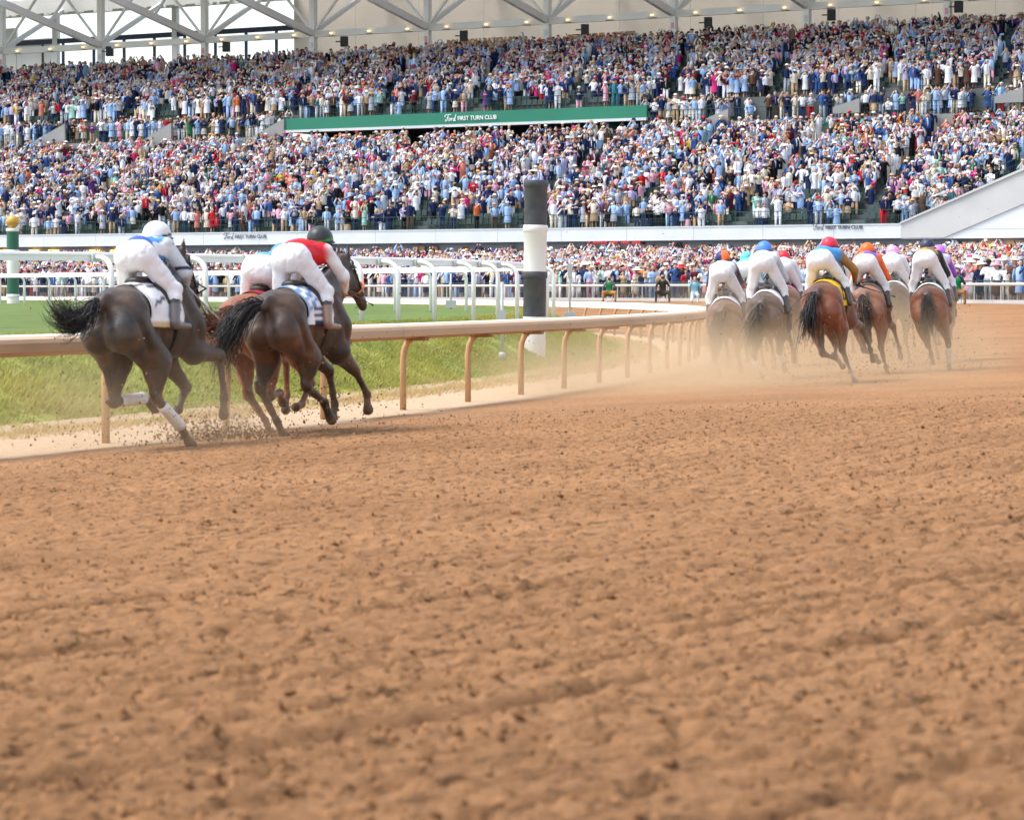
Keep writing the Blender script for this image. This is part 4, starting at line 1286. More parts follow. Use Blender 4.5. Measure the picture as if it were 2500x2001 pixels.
palette[:, 2] = np.array([COL[h][0] for h in HAT])[hatc] * jit
palette[:, 3] = CV[top] * jit
bb = np.array([COL[b][0] for b in BOT])[bot]
same = (dress & (RNG.random(NP_) < .8)) | (~dress & (RNG.random(NP_) < 0.16))
palette[:, 4] = np.where(same[:, None], CV[top] * jit, bb)
palette[:, 5] = 0.05
shirt = np.where(RNG.random((NP_, 1)) < 0.6, [[.78, .78, .80]], np.array([COL['pale blue'][0], COL['pink'][0], COL['lavender'][0]])[RNG.choice(3, NP_)])
palette[:, 6] = np.where(RNG.random((NP_, 1)) < 0.5, shirt, palette[:, 3])
m_crowd = mat('crowd_cloth', (0.5, 0.5, 0.5), 0.85, var=0.1, scale=9, attr='Col', spec=0.2)
TPL = {}
def instantiate(sel, legs_of):
    AV, AF, AC, o = [], [], [], 0
    keys = {}
    for i in sel:
        keys.setdefault((POSE[i], bool(dress[i]), HK[i], int(legs_of[i])), []).append(i)
    for key, ids in keys.items():
        if key not in TPL: TPL[key] = lowpoly(*key)
        tv, tf, tcid = TPL[key]
        ids = np.array(ids)
        c, s = np.cos(face[ids]), np.sin(face[ids])
        X = tv[None, :, 0] * c[:, None] - tv[None, :, 1] * s[:, None]
        Y = tv[None, :, 0] * s[:, None] + tv[None, :, 1] * c[:, None]
        X, Y = X * wide[ids][:, None], Y * wide[ids][:, None]
        V = np.stack([X, Y, np.broadcast_to(tv[None, :, 2], X.shape)], -1) * scl[ids][:, None, None]
        V = V + W3[ids][:, None, :]
        V[..., 2] -= np.where(sit[ids], 0.42, 0)[:, None]
        AV.append(V.reshape(-1, 3)); AC.append(palette[ids][:, tcid].reshape(-1, 3))
        AF.append((tf[None] + (np.arange(len(ids)) * len(tv))[:, None, None]).reshape(-1, 3) + o); o += V.shape[0] * V.shape[1]
    return np.concatenate(AV), np.concatenate(AF), np.concatenate(AC)
legs_of = np.where((zone == 2) & (row > 6), 0, np.where(((zone == 2) & (row > 3)) | ((zone == 1) & (row > 3)) | ((zone == 0) & (row > 8)), 1, 2))
for nm, lab, z_ in (('crowd', 'spectators filling the lower tier of the grandstand', 0), ('crowd', 'spectators filling the upper tier and rear concourse of the grandstand', 1), ('crowd', 'spectators standing packed on the apron behind the front rows', 2)):
    V, Fq, C = instantiate(np.where((zone == z_) & ~is_ind)[0], legs_of)
    o = obj_np(nm, V, Fq, m_crowd, colors=C, smooth=True)
    tag(o, lab, 'crowd', kind='stuff')
print('people', NP_, [(zone == k).sum() for k in range(3)])

# --- the individuals
def person_prims(pose, drs, sit_=False):
    L = []
    for sx in (-1, 1):
        L += [rc((sx * .10, .02, .05), (sx * .11, -.12, .035), .05, .045, 5, k=.03),
              rc((sx * .10, .02, .08), (sx * .10, -.01, .50), .055, .068, 0 if drs else 4, k=.03),
              rc((sx * .10, -.01, .50), (sx * .09, 0, .92), .07, .10, 4, k=.05)]
    if drs: L += [rc((0, 0, .50), (0, 0, .98), .21, .13, 4, (1, .8, 1), .06)]
    L += [rc((-.06, 0, .95), (.06, 0, .95), .125, .125, 4, (1, .85, 1), .05), rc((0, 0, 1.02), (0, 0, 1.22), .135, .15, 3, (1, .72, 1), .06),
          rc((-.09, .01, 1.32), (.09, .01, 1.32), .115, .115, 3, (1, .85, 1.2), .06), rc((0, .01, 1.42), (0, 0, 1.56), .055, .052, 0, k=.03)]
    if not drs: L += [rc((0, -.075, 1.08), (0, -.075, 1.40), .05, .06, 6, (.9, .8, 1), .02)]
    L += [rc((0, -.01, 1.60), (0, -.005, 1.67), .078, .092, 0, (.9, 1.05, 1), .02), rc((0, -.10, 1.615), (0, -.112, 1.60), .014, .018, 0, k=.01), rc((0, .03, 1.64), (0, .015, 1.70), .085, .092, 1, (.98, 1, 1), .01)]
    if drs: L += [rc((0, .06, 1.42), (0, .045, 1.62), .06, .075, 1, (1.4, .7, 1), .03)]
    for sx, (sh, el, ha) in zip((1, -1), POSES[pose]):
        m = lambda q: np.array((q[0] * sx, q[1], q[2]))
        e, h_ = m(el), m(ha); w = e + .86 * (h_ - e)
        L += [rc(m(sh), e, .068, .05, 3, k=.05), rc(e, w, .05, .038, 3, k=.03), rc(w, h_ + .22 * (h_ - e), .034, .036, 0, (1, .8, 1), .02)]
    return L
PT = {}
for ps in PN:
    for d_ in (False, True):
        pr = person_prims(ps, d_)
        V, Q, _ = sdf_mesh(pr, 0.064, None, relax=1)
        dd = np.stack([_pd(p, V) - (0.006 if p['col'] in (1, 6) else 0) for p in pr], -1)
        PT[ps, d_] = (V, Q, np.array([p['col'] for p in pr])[dd.argmin(1)])
m_person = mat('person_cloth', (0.5, 0.5, 0.5), 0.8, var=0.12, scale=14, attr='Col', spec=0.25)
HATM = {}
def hat_me(kind, colname):
    if (kind, colname) in HATM: return HATM[kind, colname]
    b = MB()
    if kind == 'fedora': b.lathe([(.10, 0), (.19, -.015), (.195, -.002), (.115, .015), (.108, .10), (.09, .13), (.03, .12)], 14); 
    elif kind == 'wide': b.lathe([(.10, 0), (.30, -.05), (.31, -.035), (.125, .02), (.115, .10), (.08, .13), (.02, .135)], 16)
    elif kind == 'cap':
        b.lathe([(.104, -.02), (.106, .02), (.085, .075), (.04, .10), (.01, .105)], 12); b.prism([(-.08, -.08), (.08, -.08), (.06, -.19), (-.06, -.19)], 'z', -.012, .004)
    else:
        b.lathe([(.02, .02), (.12, .05), (.14, .09), (.07, .11), (.01, .10)], 12, (.05, -.02, .02))
        for q in range(7):
            a = q * .9; b.tube([(.05, -.02, .09), (.05 + .1 * math.cos(a), -.02 + .08 * math.sin(a), .20), (.05 + .19 * math.cos(a), -.02 + .14 * math.sin(a), .22)], [.02, .03, .008], 4)
    c = COL[colname][0]
    mk = 'hat_' + colname.replace(' ', '_')
    m_ = bpy.data.materials.get(mk) or mat(mk, c, 0.8, var=0.08, scale=8)
    HATM[kind, colname] = b.mesh('hat', m_, True, 50)
    return HATM[kind, colname]
HATW = {'fedora': 'brimmed hat', 'wide': 'wide hat', 'cap': 'cap', 'fascinator': 'feathered headpiece'}
POSEW = {'phone': 'both hands at the face', 'overhead': 'holding both arms overhead', 'down': 'arms hanging down', 'onearm': 'one arm raised', 'clap': 'hands together at the chest', 'lean': 'leaning forward on the fence'}
ROWW = ['in the front row at the outer fence', 'in the second row behind the outer fence', 'in the third row behind the outer fence', 'a few rows behind the outer fence', 'a few rows behind the outer fence']
used = set()
for i in ind:
    for tries in range(200):
        tn, bn, hn = CN[top[i]], BOT[bot[i]], HAT[hatc[i]]
        g_ = ((tn + ' dress') if same[i] else f'{tn} top, {bn} skirt') if dress[i] else ((tn + ' suit') if same[i] else f'{tn} top, {bn} trousers')
        h_ = (', ' + hn + ' ' + HATW[HK[i]]) if HK[i] != 'none' else ', bareheaded'
        lab = f'person in {g_}{h_}, {POSEW[POSE[i]]}'
        if lab not in used: break
        top[i] = RNG.choice(len(CN), p=CWT); hatc[i] = RNG.choice(len(HAT), p=HWT); bot[i] = RNG.choice(len(BOT), p=BWT)
        if tries > 30: POSE[i] = RNG.choice(PN); HK[i] = RNG.choice(['fedora', 'wide', 'fascinator']) if dress[i] else RNG.choice(['fedora', 'cap'])
        palette[i, 2] = COL[HAT[hatc[i]]][0]; palette[i, 3] = CV[top[i]]
        palette[i, 4] = CV[top[i]] if same[i] else COL[BOT[bot[i]]][0]
    used.add(lab)
    if len((lab + ' ' + ROWW[row[i]]).split()) <= 16: lab = lab + ' ' + ROWW[row[i]]
    V, Q, sl_ = PT[POSE[i], bool(dress[i])]
    o = obj_np('person', V, Q, m_person, colors=palette[i][sl_], smooth=True)
    o.location = W3[i]; o.rotation_euler = (0, 0, face[i]); o.scale = (scl[i] * wide[i], scl[i] * wide[i], scl[i])
    tag(o, lab, 'person', 'spectators standing along the outer fence')
    if HK[i] != 'none':
        h = link(bpy.data.objects.new('hat', hat_me(HK[i], HAT[hatc[i]])), o)
        h.location = (0, 0, 1.735 if HK[i] != 'cap' else 1.70); h.rotation_euler = (random.uniform(-.12, .12), random.uniform(-.15, .15), 0)

# ================================================================== SEATS
sm = MB()
sm.box(-.21, .21, -.02, .36, .40, .44); sm.prism([(.33, .42), (.38, .42), (.45, .86), (.40, .88)], 'x', -.21, .21)
seat_me = sm.mesh('stadium_seat', m_seat)
sv = np.concatenate(sm.v); sf = np.array([f for f in sm.f])
occ = {}
for s_, v_, z_, zn, rw in pos: occ.setdefault((int(zn), int(rw)), []).append(s_)
free, rest = [], []
for zn, N_, fl in ((0, N1, lower_floor), (1, N2, upper_floor)):
    for k in range(N_):
        z, v = fl(k)
        oc = np.sort(np.array(occ.get((zn, k), [999.0])))
        for s in np.arange(SA + 0.3, SB, 0.52):
            ctr = s_c0 < s < s_c1
            if zn == 1 and k < 1 and not ctr: continue
            if np.abs((aisles if zn == 0 else aisles + 4) - s).min() < 0.5: continue
            if s > s_r0 and zn == 0 and z < zt(s) - 0.6: continue
            P = SP(s, v, z)
            if not in_view([np.array(P)], 380)[0]: continue
            gap = np.abs(oc - s).min()
            if gap <= 0.36 and k > 6: continue
            (free if gap > 0.36 else rest).append((P, gap - 0.012 * k - (0.8 if zn else 0)))
free.sort(key=lambda q: -q[1] + (9 if not 0 < project([np.array(q[0])])[0][0] < W_PX else 0))
for P, _ in free[:300]:
    o = link(bpy.data.objects.new('stadium_seat', seat_me)); o.location = P; o.rotation_euler = (0, 0, ST_ANG)
    tag(o, 'dark green plastic stadium seat standing empty between spectators in the stand', 'seat', 'empty dark green stadium seats')
P = np.array([p for p, _ in free[300:] + rest])
c, s_ = math.cos(ST_ANG), math.sin(ST_ANG)
rv = np.stack([sv[:, 0] * c - sv[:, 1] * s_, sv[:, 0] * s_ + sv[:, 1] * c, sv[:, 2]], -1)
o = obj_np('stadium_seats', (P[:, None] + rv[None]).reshape(-1, 3), (sf[None] + (np.arange(len(P)) * len(sv))[:, None, None]).reshape(-1, 4), m_seat)
tag(o, 'remaining dark green stadium seats mostly hidden among the spectators', 'seats', kind='stuff')
print('seats', len(free), len(rest))

# ================================================================== HORSES AND RIDERS
m_coat = mat('horse_coat', (0.1, 0.06, 0.04), 0.50, var=0.24, scale=9, attr='Col', spec=0.38, sheen=0.10, bump=0.30, dust=lin(165, 118, 76), dust_amt=0.17, bdist=0.008)
m_hair = mat('horse_hair', (0.02, 0.018, 0.016), 0.5, var=0.25, scale=12, attr='Col', spec=0.4)
m_silk = mat('silk', (0.8, 0.8, 0.8), 0.45, var=0.05, scale=9, attr='Col', spec=0.4, bump=0.35, bdist=0.012)
m_breech = mat('breeches', (0.80, 0.80, 0.83), 0.6, var=0.05, scale=5, spec=0.3, bump=0.5, bdist=0.014, dust=lin(206, 190, 172), dust_amt=0.22)
m_boot = mat('boot_leather', (0.03, 0.035, 0.045), 0.3, var=0.15, attr='Col', scale=6, spec=0.6, dust=lin(150, 115, 85), dust_amt=0.3)
m_skin = mat('skin', (0.5, 0.3, 0.2), 0.55, var=0.08, scale=10, attr='Col')
m_leather = mat('tack_leather', (0.03, 0.018, 0.012), 0.45, var=0.2, scale=10)
m_tack_or = mat('tack_orange', lin(214, 110, 50), 0.5, var=0.1)
m_cloth = mat('saddle_cloth', (0.8, 0.8, 0.8), 0.7, var=0.06, scale=9, attr='Col', bump=0.4, bdist=0.01)
m_band = mat('leg_bandage', (0.82, 0.82, 0.82), 0.7, var=0.08, scale=20, bump=0.4, dust=lin(205, 165, 125), dust_amt=0.35)
m_whip = mat('whip_black', (0.02, 0.02, 0.02), 0.5)
m_whip2 = mat('whip_grey', (0.45, 0.45, 0.45), 0.5)

# leg joints in the horse frame: (x forward, z up [, sideways offset outward])
GATHER = dict(
    HR=[(-.52, 1.14), (-.14, .84), (-.16, .48), (.25, .20), (.36, .06)], HL=[(-.54, 1.14), (-.26, .86), (-.36, .48, .22), (.06, .50, .14), (.15, .42, .12)],
    FR=[(.50, 1.16), (.52, .92), (.95, .86, .20), (.97, .45, .20), (.93, .32, .2)], FL=[(.50, 1.16), (.50, .88), (.84, .58), (.64, .36), (.52, .34)])
GATHER2 = dict(
    HR=[(-.54, 1.14), (-.20, .85), (-.22, .55), (.18, .38), (.27, .24)], HL=[(-.54, 1.14), (-.42, .86), (-.52, .56, .24), (-.30, .22, .19), (-.22, .10, .18)],
    FR=[(.50, 1.16), (.48, .90), (.85, .68, .17), (1.06, .43, .19), (1.05, .30, .19)], FL=[(.50, 1.16), (.46, .90), (.86, .70), (.92, .34), (.86, .24)])
LEADER = dict(
    HR=[(-.54, 1.14), (-.28, .84), (-.34, .50, .15), (-.12, .16, .17), (-.02, .03, .18)], HL=[(-.54, 1.14), (-.36, .84), (-.52, .50, .12), (-.16, .36, -.02), (-.06, .27, -.04)],
    FR=[(.50, 1.16), (.44, .90), (.82, .78, .26), (.92, .40, .32), (.90, .27, .33)], FL=[(.50, 1.16), (.40, .88), (.62, .58), (.40, .40), (.28, .42)])
PUSH = dict(
    HR=[(-.54, 1.14), (-.52, .78), (-.80, .52), (-.74, .16), (-.66, .04)], HL=[(-.54, 1.14), (-.36, .84), (-.58, .56), (-.36, .24), (-.28, .12)],
    FR=[(.50, 1.16), (.42, .88), (.72, .66), (.52, .40), (.38, .42)], FL=[(.50, 1.16), (.40, .88), (.66, .80), (.84, .46), (.80, .34)])
def mirror(p): return dict(HR=p['HL'], HL=p['HR'], FR=p['FL'], FL=p['FR'])
MUZ = np.array([1.35, 0, 1.40]); POLL = np.array([1.03, 0, 1.80])
def horse_prims(pose, trunk_only=False, side=0.0, neck=0.0):
    B, P_, H_ = 'body', 'points', 'hoof'
    L = [rc((-.22, 0, 1.275), (.30, 0, 1.235), .275, .315, B, (1, .82, 1), .08), rc((-.52, 0, 1.30), (-.08, 0, 1.31), .245, .245, B, (1, .95, 1), .08),
         rc((.30, 0, 1.46), (.52, 0, 1.36), .15, .19, B, (1, .7, 1), .1), rc((-.10, 0, 1.10), (.2, 0, 1.06), .17, .19, B, (1, .9, 1), .1)]
    for s in (-1, 1):
        L += [rc((-.50, s * .14, 1.32), (-.66, s * .125, 1.08), .165, .165, B, None, .07), rc((-.30, s * .19, 1.36), (-.36, s * .17, 1.3), .07, .08, B, None, .08)]
    if trunk_only: return L
    L += [rc((.33, 0, 1.10), (.60, 0, 1.10), .24, .175, B, (1, .95, 1), .08), rc((-.72, 0, 1.42), (-.87, 0, 1.36), .075, .045, 'mane', None, .05)]
    def J(key, s, dy):
        out = []
        for q, y in zip(pose[key], dy):
            out.append(np.array((q[0], s * (q[2] if len(q) > 2 else y), q[1])))
        return out
    Zv = lambda x, z: np.array((x, 0, z))
    for key, s in (('HR', -1), ('HL', 1)):
        hp, st, hk, ft, to = J(key, s, (.15, .18, .13, .12, .12))
        c = st + .38 * (hk - st)
        L += [rc(hp, st, .215, .135, B, (1, .8, 1), .06), rc(hp + Zv(-.10, -.04), (hp + hk) / 2 + Zv(-.04, .06), .15, .085, B, (1, .85, 1), .05),
              rc(hp + Zv(-.02, .08), (hp + st) / 2 + Zv(.03, 0), .12, .12, B, (1, .95, 1), .04),
              rc(st, c, .128, .095, B, (1, .8, 1), .05), rc(c, hk, .098, .056, key + 'g', (1, .8, 1), .04), rc((hp + hk) / 2 + Zv(-.04, .06), hk + Zv(-.035, .03), .06, .026, key + 'g', (1, .8, 1), .03),
              rc(hk, hk + (hk - ft) * .16 + Zv(-.025, .01), .058, .028, P_, None, .03),
              rc(hk, ft, .050, .034, key, None, .025), rc(ft, ft + (to - ft) * .1, .049, .045, key + 'f', None, .02),
              rc(ft, to, .038, .040, key + 'f', None, .02), rc(to, to + (to - ft) * .32 + Zv(.02, 0), .046, .058, H_, None, .008)]
    for key, s in (('FR', -1), ('FL', 1)):
        sh, el, kn, ft, to = J(key, s, (.14, .16, .14, .125, .125))
        L += [rc((.44, s * .11, 1.42), sh, .14, .17, B, None, .07), rc(sh, el, .165, .135, B, None, .06), rc(sh + Zv(.04, .05), sh + Zv(.06, -.12), .11, .10, B, (1, 1.15, 1), .04),
              rc(el, kn, .118, .06, key + 'g', (1, .85, 1), .05), rc(kn, kn + (ft - kn) * .06, .06, .052, P_, None, .02),
              rc(kn, ft, .044, .033, key, None, .02), rc(ft, ft + (to - ft) * .1, .047, .042, key + 'f', None, .02),
              rc(ft, to, .036, .039, key + 'f', None, .02), rc(to, to + (to - ft) * .30 + Zv(.015, 0), .044, .056, H_, None, .008)]
    po, mz = POLL + [neck, side, -neck * .1], MUZ + [neck * 1.2, side * 1.4, -neck * .1]
    jw = po + .38 * (mz - po) + [-.05, 0, -.03]
    L += [rc((.46, 0, 1.36), po + [-.09, 0, -.05], .245, .125, B, (1, .5, 1), .09), rc((.52, 0, 1.22), po + [-.1, 0, -.18], .20, .10, B, (1, .5, 1), .08),
          rc(po + [-.03, 0, 0], jw, .105, .115, B, (1, .62, 1), .06), rc(jw + [.04, 0, 0], mz, .10, .062, B, (1, .70, 1), .04), rc(mz, mz + [.02, 0, -.03], .062, .056, P_, (1, .85, 1), .02)]
    for s in (-1, 1):
        e0 = po + [-.02, s * .05, .07]
        L += [rc(e0, e0 + [.02, s * .012, .15], .034, .010, P_, None, .02), rc(po + .22 * (mz - po) + [.03, s * .072, .03], po + .25 * (mz - po) + [.03, s * .072, .03], .022, .022, H_, None, .01)]
    return L

GROOVES = [([(-.70, 1.36), (-.60, 1.12), (-.42, .90)], .016, .035), ([(-.40, 1.42), (-.34, 1.22), (-.26, 1.02)], .012, .04), ([(-.20, 1.30), (-.12, 1.08), (-.05, .98)], .007, .05),
           ([(.30, 1.52), (.36, 1.28), (.46, 1.02)], .014, .04), ([(.44, 1.46), (.58, 1.24), (.66, 1.08)], .010, .035), ([(.05, 1.36), (.10, 1.16), (.14, 1.0)], .005, .03), ([(-.04, 1.36), (.0, 1.16), (.04, 1.0)], .005, .03)]
def vnormals(V, Q):
    n = np.zeros_like(V); fn = np.cross(V[Q[:, 2]] - V[Q[:, 0]], V[Q[:, 3]] - V[Q[:, 1]])
    for k in range(4): np.add.at(n, Q[:, k], fn)
    return n / (np.linalg.norm(n, axis=1)[:, None] + 1e-12)
def folds(V, Q, amp, seed, fx=(7, 3), fz=16):
    """cloth folds: soft creases that run across the limb"""
    n = vnormals(V, Q)
    w = vnoise(V[:, 0] * fx[0] + V[:, 1] * 5 + seed, V[:, 2] * fz + V[:, 0] * 6, seed) - .5
    w2 = np.abs(vnoise(V[:, 0] * 13 + V[:, 2] * 9 + seed, V[:, 1] * 15 + V[:, 2] * 7, seed + 1) - .5)
    return V + n * (amp * (1.3 * w - 1.6 * np.clip(.16 - w2, 0, 1) * 3))[:, None]
def tail_mesh(path, spread, n, col, seed, name='tail'):
    rg = np.random.default_rng(seed)
    P = smooth_path(path, 3); m = len(P)
    V, F, C = [], [], []; o = 0
    tt = np.linspace(0, 1, m)
    for k in range(n):
        a = rg.normal(0, 1, 3); a *= 0.55 + 0.45 * rg.random()
        L_ = rg.uniform(0.5, 1.12); wv = rg.normal(0, 1, 3) * spread * 0.45; fq = rg.uniform(3, 8); ph = rg.uniform(0, 6)
        q = np.stack([np.interp(tt * min(L_, 1), tt, P[:, i]) for i in range(3)], -1)
        q += (spread * (0.16 + 1.0 * tt ** 1.15) * 0.62)[:, None] * a + (np.sin(tt * fq + ph) * tt)[:, None] * wv
        if L_ > 1: q[-1] += (P[-1] - P[-2]) * 1.6
        rr_ = (0.0068 if n > 400 else 0.0095) * (1 - 0.75 * tt) * rg.uniform(0.5, 1.2)
        d = np.gradient(q, axis=0); d /= np.linalg.norm(d, axis=1)[:, None] + 1e-9
        e1 = np.cross(d, [0.2, 0.4, 1.0]); e1 /= np.linalg.norm(e1, axis=1)[:, None] + 1e-9; e2 = np.cross(d, e1)
        for j in range(3):
            an = 2 * math.pi * j / 3
            V.append(q + rr_[:, None] * (math.cos(an) * e1 + math.sin(an) * e2))
        ii = np.arange(m - 1)
        for j in range(3):
            p0, p1 = o + j * m + ii, o + ((j + 1) % 3) * m + ii
            F.append(np.stack([p0, p1, p1 + 1, p0 + 1], -1))
        o += 3 * m
        C.append(np.tile(np.array(col) * rg.uniform(0.6, 1.7), (3 * m, 1)))
    return np.concatenate(V), np.concatenate(F), np.concatenate(C)
TAILS = dict(
    back=[(-.80, 0, 1.40), (-.98, .03, 1.33), (-1.14, .10, 1.16), (-1.30, .20, 1.10), (-1.40, .30, 1.22), (-1.42, .36, 1.38)],
    side=[(-.80, 0, 1.40), (-.98, .06, 1.36), (-1.14, .18, 1.18), (-1.20, .28, .96), (-1.16, .33, .78)],
    hang=[(-.80, 0, 1.40), (-.96, .05, 1.33), (-1.04, .10, 1.14), (-1.05, .14, .96), (-1.02, .18, .82)],
    hang2=[(-.80, 0, 1.40), (-.94, 0, 1.33), (-1.0, .0, 1.15), (-.99, .01, .98), (-.95, .02, .84)])

def horse(loc, head, coat, pose, tail, label, cloth, h=0.02, scale=0.95, bandages=(), bridle=None, side=0.0, fine=True, lean=0.0, pitch=0.0, neck=0.0):
    prims = horse_prims(pose, side=side, neck=neck)
    body, pts = coat['body'], coat['points']
    socks = coat.get('socks', {})
    def cf(k):
        if k == 'body': return body
        if k == 'hoof': return (0.035, 0.028, 0.022)
        if k in ('points', 'mane'): return pts
        if k.endswith('g'): return tuple(.45 * a + .55 * b for a, b in zip(body, pts))
        if k.endswith('f'): return socks.get(k[:2], pts)
        return tuple(.15 * a + .85 * b for a, b in zip(socks.get(k, pts), pts)) if k not in coat.get('hisock', ()) else socks[k]
    V, Q, C = sdf_mesh(prims, h, cf, 0.016, 2)
    if 'flank' in coat:     # warmer hair on the flanks and inner thigh
        w = np.exp(-((V[:, 2] - 1.02) / .17) ** 2) * np.exp(-((V[:, 0] + .45) / .34) ** 2)
        w2 = (vnoise(V[:, 0] * 6 + 50, V[:, 2] * 6 + V[:, 1] * 4, 61) * .8 + .4) * w
        C = C * (1 - np.clip(w2, 0, 1)[:, None]) + np.array(coat['flank']) * np.clip(w2, 0, 1)[:, None]
    if 'top' in coat:  # back tone: darker on brown coats; paints grey sky sheen and dust on darkest
        w = np.clip((V[:, 2] - 1.36) / .2, 0, 1) * (V[:, 2] < 1.75)
        C = C * (1 - .75 * w[:, None]) + np.array(coat['top']) * .75 * w[:, None]
    # mud thrown on to the lower legs and belly
    mud = np.clip((.75 - V[:, 2]) / .7, 0, 1) * vnoise(V[:, 0] * 22 + 9, V[:, 2] * 22 + V[:, 1] * 13, 62) ** 1.5
    C = C * (1 - .55 * mud[:, None]) + np.array(lin(168, 120, 78)) * .55 * mud[:, None]
    nrm = vnormals(V, Q)
    disp = .011 * (vnoise(V[:, 0] * 9 + V[:, 1] * 5 + 40, V[:, 2] * 9 + V[:, 1] * 7 + 11, 63) - .5) + .004 * (vnoise(V[:, 0] * 21 + V[:, 1] * 14 + 40, V[:, 2] * 21 + 11, 64) - .5)
    for pl, dep, wd in GROOVES:
        P2 = np.array(pl); dmin = np.full(len(V), 9.0)
        for q0, q1 in zip(P2[:-1], P2[1:]):
            d_ = q1 - q0; tq = np.clip(((V[:, [0, 2]] - q0) @ d_) / (d_ @ d_), 0, 1)
            dmin = np.minimum(dmin, np.linalg.norm(V[:, [0, 2]] - q0 - tq[:, None] * d_, axis=1))
        disp -= 1.45 * dep * np.exp(-(dmin / wd) ** 2) * (np.abs(V[:, 1]) > .07)
    disp -= .016 * np.exp(-(V[:, 1] / .022) ** 2) * (V[:, 0] < -.4) * (V[:, 2] > .95) * (V[:, 2] < 1.5)
    V = V + nrm * disp[:, None]
    root = obj_np('horse', V, Q, m_coat, colors=C, smooth=True)
    root.location = loc; root.rotation_euler = (lean, pitch, math.pi / 2 - head); root.scale = (scale,) * 3
    tag(root, label, 'horse', 'racehorses galloping round the bend')
    tv, tf, tc = tail_mesh([np.array((-.80, 0, 1.40)) + (np.array(q) - (-.80, 0, 1.40)) * ({'back': .60, 'side': .95}.get(tail, 1.0)) for q in TAILS[tail]], 0.13, (420 if h < .02 else 240) if fine else 110, coat.get('tail', pts), int(loc[0] * 100) % 97 + 5)
    obj_np('tail', tv, tf, m_hair, root, colors=tc, smooth=True)
    # mane
    rg = np.random.default_rng(4); mb = MB()
    po = POLL + [neck, side, -neck * .1]
    for f in np.linspace(0.05, 1, 26 if fine else 14):
        b0 = np.array([.50, 0, 1.62]) * (1 - f) + (po + [-.04, 0, .06]) * f
        e = b0 + [-.10 + rg.normal(0, .03), .10 + rg.normal(0, .03), .02 - rg.random() * .14]
        mb.tube([b0, (b0 + e) / 2 + [0, .02, .03], e], [.018, .014, .004], 4)
    o = mb.build('mane', m_hair, root, True)
    a = o.data.attributes.new('Col', 'FLOAT_COLOR', 'POINT'); a.data.foreach_set('color', np.tile([*coat.get('tail', pts), 1.0], len(o.data.vertices)).astype(np.float32))
    # saddle cloth draped over the trunk
    tr = horse_prims(pose, True)
    nx, na = (15, 33) if fine else (9, 21)
    xs = np.linspace(-.36, .24, nx); ph = np.radians(np.linspace(-cloth['drop'], cloth['drop'], na))
    X, A = np.meshgrid(xs, ph, indexing='ij')
    def at(rho): return np.stack([X, np.sin(A) * rho, 1.27 + np.cos(A) * rho], -1)
    lo, hi = np.full(X.shape, .05), np.full(X.shape, .8)
    for _ in range(14):
        md = (lo + hi) / 2; inside = sdf_at(tr, at(md)) < 0
        lo, hi = np.where(inside, md, lo), np.where(inside, hi, md)
    G = at(hi + .016)
    ymax = np.abs(G[..., 1]).max()
    low = np.abs(A) > math.radians(96)
    G[..., 1] = np.where(low, np.sign(A) * np.maximum(np.abs(G[..., 1]), ymax * .93), G[..., 1])
    G[..., 1] += np.where(low, .012 * np.sin(X * 30), 0)
    Gi = G.copy(); Gi[..., 1] *= .965; Gi[..., 2] -= .006
    n = nx * na; idx = np.arange(n).reshape(nx, na)
    f1 = np.stack([idx[:-1, :-1], idx[1:, :-1], idx[1:, 1:], idx[:-1, 1:]], -1).reshape(-1, 4)
    rim = np.concatenate([idx[0, :], idx[1:, -1], idx[-1, -2::-1], idx[-2:0:-1, 0]])
    r2 = np.roll(rim, -1)
    u = (X - xs[0]) / (xs[-1] - xs[0]); vv = A / ph.max()
    cc = cloth['fn'](u.ravel(), vv.ravel())
    obj_np('saddle_cloth', np.concatenate([G.reshape(-1, 3), Gi.reshape(-1, 3)]), np.concatenate([f1, f1[:, ::-1] + n, np.stack([rim, rim + n, r2 + n, r2], -1)]),
           m_cloth, root, colors=np.concatenate([cc, cc]), smooth=True)
    V, Q, _ = sdf_mesh([rc((-.20, 0, 1.60), (.16, 0, 1.60), .045, .04, 0, (1, 2.2, 1), .04), rc((.14, 0, 1.63), (.18, 0, 1.66), .035, .03, 0, (1, 1.5, 1), .04)] +
                       [rc((.02, s * .15, 1.56), (.06, s * .31, 1.30), .05, .035, 0, (2.0, .5, 1), .04) for s in (-1, 1)], 0.025)
    obj_np('saddle', V, Q, m_leather, root, smooth=True)
    g_ = MB()
    for a0_ in range(24):
        pass
    ring = []
    for a in np.linspace(-math.pi, math.pi, 25):
        pr = np.array([[.14, math.sin(a) * q, 1.27 + math.cos(a) * q] for q in np.linspace(.1, .6, 60)])
        ins = sdf_at(horse_prims(pose)[:8], pr) < 0.004
        ring.append(pr[np.where(ins)[0].max()] if ins.any() else pr[20])
    g_.tube([np.array(r_) for r_ in ring], .022, 5, cap=False)
    g_.build('girth', m_cloth if cloth.get('girth') else m_leather, root, True)
    if cloth.get('girth'):
        q = root.children[-1]; a = q.data.attributes.new('Col', 'FLOAT_COLOR', 'POINT'); a.data.foreach_set('color', np.tile([.7, .68, .66, 1.0], len(q.data.vertices)).astype(np.float32))
    # bridle
    mz = MUZ + [neck * 1.2, side * 1.4, -neck * .1]
    bm2 = MB()
    def hoop(f, r, sy=.66):
        c = po + f * (mz - po); ax = (mz - po) / np.linalg.norm(mz - po)
        e1 = np.array([0, 1.0, 0]); e2 = np.cross(ax, e1)
        bm2.tube([c + r * sy * math.cos(t) * e1 + r * math.sin(t) * e2 for t in np.linspace(0, 2 * math.pi, 17)], .012, 5, cap=False)
    hoop(.05, .125); hoop(.66, .105, .78)
